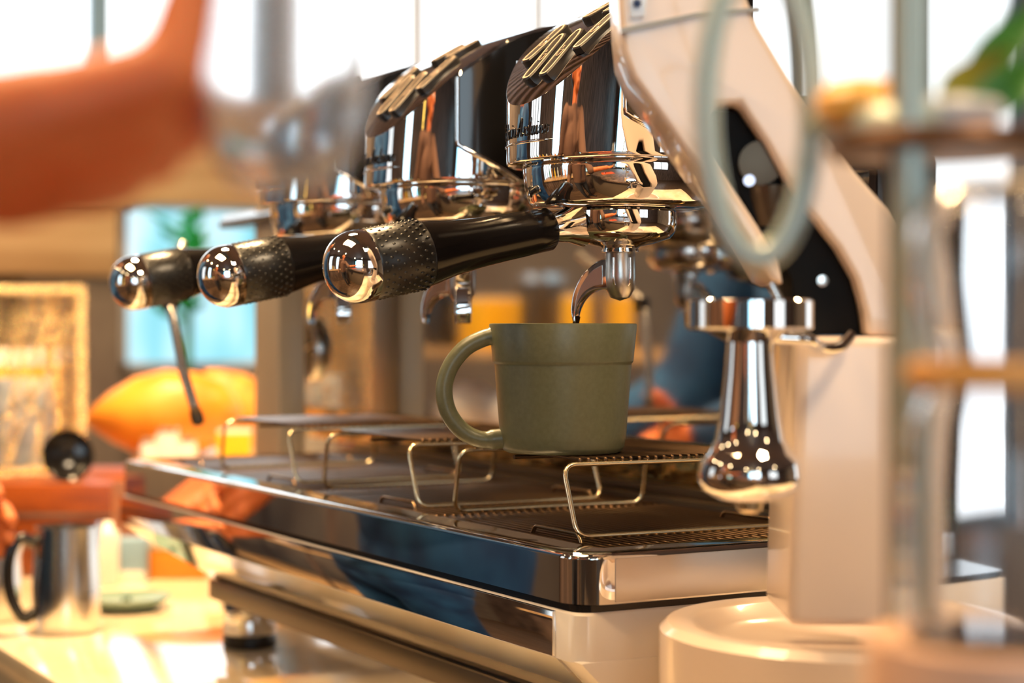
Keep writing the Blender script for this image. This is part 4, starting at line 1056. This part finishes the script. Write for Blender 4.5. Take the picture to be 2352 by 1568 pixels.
# ================================================================== THINGS SEEN IN THE CHROME
# on the back bar: screens, bottles, jars
def tablet(x, y, w_, h_, z, m, label):
    t = thing('till_screen', label, 'screen', (x, y, z), 'screens on the back bar')
    dd = (Vector((GX[0], GY, 0)) - Vector((x, y, 0))).normalized(); t.rotation_euler.z = math.atan2(dd.y, dd.x) - PI / 2
    box('casing', (-w_ / 2, -.02, .06), (w_ / 2, 0, .06 + h_), M['black'], t, bev=.004)
    box('display', (-w_ / 2 + .012, 0.0005, .072), (w_ / 2 - .012, .003, .048 + h_), m, t)
    box('stand', (-.03, -.05, 0), (.03, -.01, .07), M['darkframe'], t, bev=.003)
tablet(0.15, -1.95, .26, .20, .94, M['screen_y'], 'black framed screen with a yellow picture on the back bar')
tablet(0.50, -1.92, .24, .18, .94, M['screen'], 'black framed screen with a pale teal picture on the back bar')
for k in range(7):
    x = -1.5 + k * .21
    t = thing('bottle', ['dark green', 'amber', 'yellow', 'clear pale', 'brown', 'orange', 'teal'][k] + ' bottle standing in the row on the back bar', 'bottle', (x, -2.1, .94), 'bottles on the back bar')
    col = [(.03, .2, .08), (.6, .25, .03), (.9, .6, .05), (.7, .75, .75), (.2, .08, .03), (.85, .3, .03), (.05, .4, .4)][k]
    lathe('bottle_body', [(0, 0), (.036, 0), (.038, .006), (.038, .17), (.030, .20), (.014, .225), (.0135, .285), (0, .285)], mat('bottle_glass', col, .1), t, 28)
    lathe('cap', [(0, .285), (.016, .285), (.016, .31), (0, .31)], M['wire'], t, 20)
t = thing('yellow_tub', 'large yellow tub standing on the cream counter beyond the machine', 'tub', (-2.1, .15, ZC))
lathe('tub_body', [(0, .0005), (.10, .0005), (.13, .24), (0, .24)], M['yellow'], t, 40)
lathe('tub_lid', [(0, .24), (.135, .24), (.135, .262), (0, .265)], M['white_ceramic'], t, 40)
# shelf unit across the barista's aisle, mirrored in the polished backsplash
su = thing('shelf_unit', 'two tier wooden shelf unit across the aisle, mirrored in the machine', 'shelf', (-3.1, -1.10, 0))
for z_ in (.42, .93, 1.135): box('shelf_board', (-.85, -.2, z_ - .022), (.85, .22, z_), M['tan_wood'], su, bev=.003)
for x_ in (-.83, .81):
    for y_ in (-.2, .19): box('upright', (x_, y_, 0), (x_ + .025, y_ + .025, 1.5), M['wood'], su)
def MX(px, Y=-.98):      # where the mirrored line of sight through a backsplash pixel meets the shelf
    d = ray(px, 800); return CAM.x + d.x * ((.524 - CAM.y - Y) / d.y)
for k, px in enumerate((760, 880, 1060, 1180)):
    t = thing('cream_bowl', ['first', 'second', 'third', 'fourth'][k] + ' cream bowl of pale dough from the far end of the mirrored shelf', 'bowl', (MX(px), -1.0, .93), 'cream bowls on the mirrored shelf')
    lathe('bowl_body', [(0, .0), (.05, .0), (.085, .06), (.088, .06), (.055, .004), (0, .004)], M['white_ceramic'], t, 32)
    lathe('dough', [(0, .03), (.070, .045), (.06, .095), (.03, .12), (0, .125)], M['paper'], t, 24)
for k, (px, m_, nm, lb) in enumerate(((1000, 'black', 'dark_jar', 'dark jar with steel lid on the upper mirrored shelf'), (1225, 'frame', 'bronze_jar', 'bronze jar with steel lid on the upper mirrored shelf'))):
    t = thing(nm, lb, 'jar', (MX(px), -1.0, 1.135))
    lathe('jar_body', [(0, 0), (.045, 0), (.047, .01), (.047, .15), (0, .15)], M[m_], t, 28)
    lathe('jar_lid', [(0, .15), (.049, .15), (.049, .17), (0, .17)], M['steel'], t, 28)
for k, px in enumerate((1110, 1352)):
    t = thing('yellow_carton', ['yellow carton between the two jars on the upper mirrored shelf', 'yellow carton alone at the near end of the upper mirrored shelf'][k], 'carton', (MX(px), -1.0, 1.135), 'yellow cartons on the mirrored shelf')
    box('carton_body', (-.065, -.05, 0), (.065, .05, .115), M['yellow'], t, bev=.003)
    box('carton_flap', (-.06, -.045, .115), (.06, .045, .12), M['paper'], t)
# orange menu card and wine glass on the service ledge
t = thing('menu_card', 'orange red menu card lying on the service ledge', 'card', (0.74, -0.80, 1.061), None, .5)
box('card', (-.15, -.11, .0004), (.15, .11, .003), M['red'], t)
t = thing('wine_glass', 'clear stemmed wine glass standing on the orange menu card', 'glass', (0.70, -0.84, 1.0645))
lathe('foot', [(0, 0), (.033, 0), (.033, .0015), (.006, .005), (.0035, .012), (.0035, .075), (0, .078)], M['glass'], t, 40)
lathe('bowl', [(0, .0785), (.008, .080), (.030, .105), (.036, .135), (.029, .175), (.0275, .175), (.034, .135), (.028, .107), (0, .084)], M['glass'], t, 40)
# ceiling light housings over the area lights
for k, (x, y, lab) in enumerate(((-1.05, .10, 'square ceiling light above the far counter'), (-.15, -.55, 'square ceiling light above the barista side'), (1.05, .25, 'square ceiling light above the service ledge'), (-.6, 1.5, 'unseen square ceiling light added behind the machine to brighten the racks'), (-3.2, -.6, 'unseen square ceiling light added to brighten the far wall'))):
    t = thing('ceiling_light', lab, 'light', (x, y, 2.9), 'square ceiling lights')
    hs = .46 if k == 1 else .24
    box('housing', (-hs, -hs, -.155), (hs, hs, 0), M['darkframe'], t, bev=.004)
# unseen hanging bulbs, added to give small warm glints
for k, (x, y, z) in enumerate(((-1.9, -1.0, 2.15), (-1.2, -1.2, 2.2), (-.5, -1.4, 2.15), (0.3, -1.5, 2.2), (1.5, -1.3, 2.1), (2.0, -.5, 2.15), (1.8, .8, 2.2))):
    t = thing('glint_pendant', ['first', 'second', 'third', 'fourth', 'fifth', 'sixth', 'seventh'][k] + ' bare bulb pendant added for glints, counted from the far window wall', 'lamp', (x, y, z), 'bare bulb pendants added for glints')
    tube('cord', [(0, 0, .05), (0, 0, 3.0 - z - .10)], .003, M['black'], t, 6)
    lathe('socket', [(0, .02), (.018, .02), (.018, .06), (0, .06)], M['wire'], t, 20)
    lathe('bulb', [(0, -.045), (.02, -.038), (.03, -.015), (.026, .005), (.015, .0195), (0, .0195)], M['lamp_emit'], t, 20)
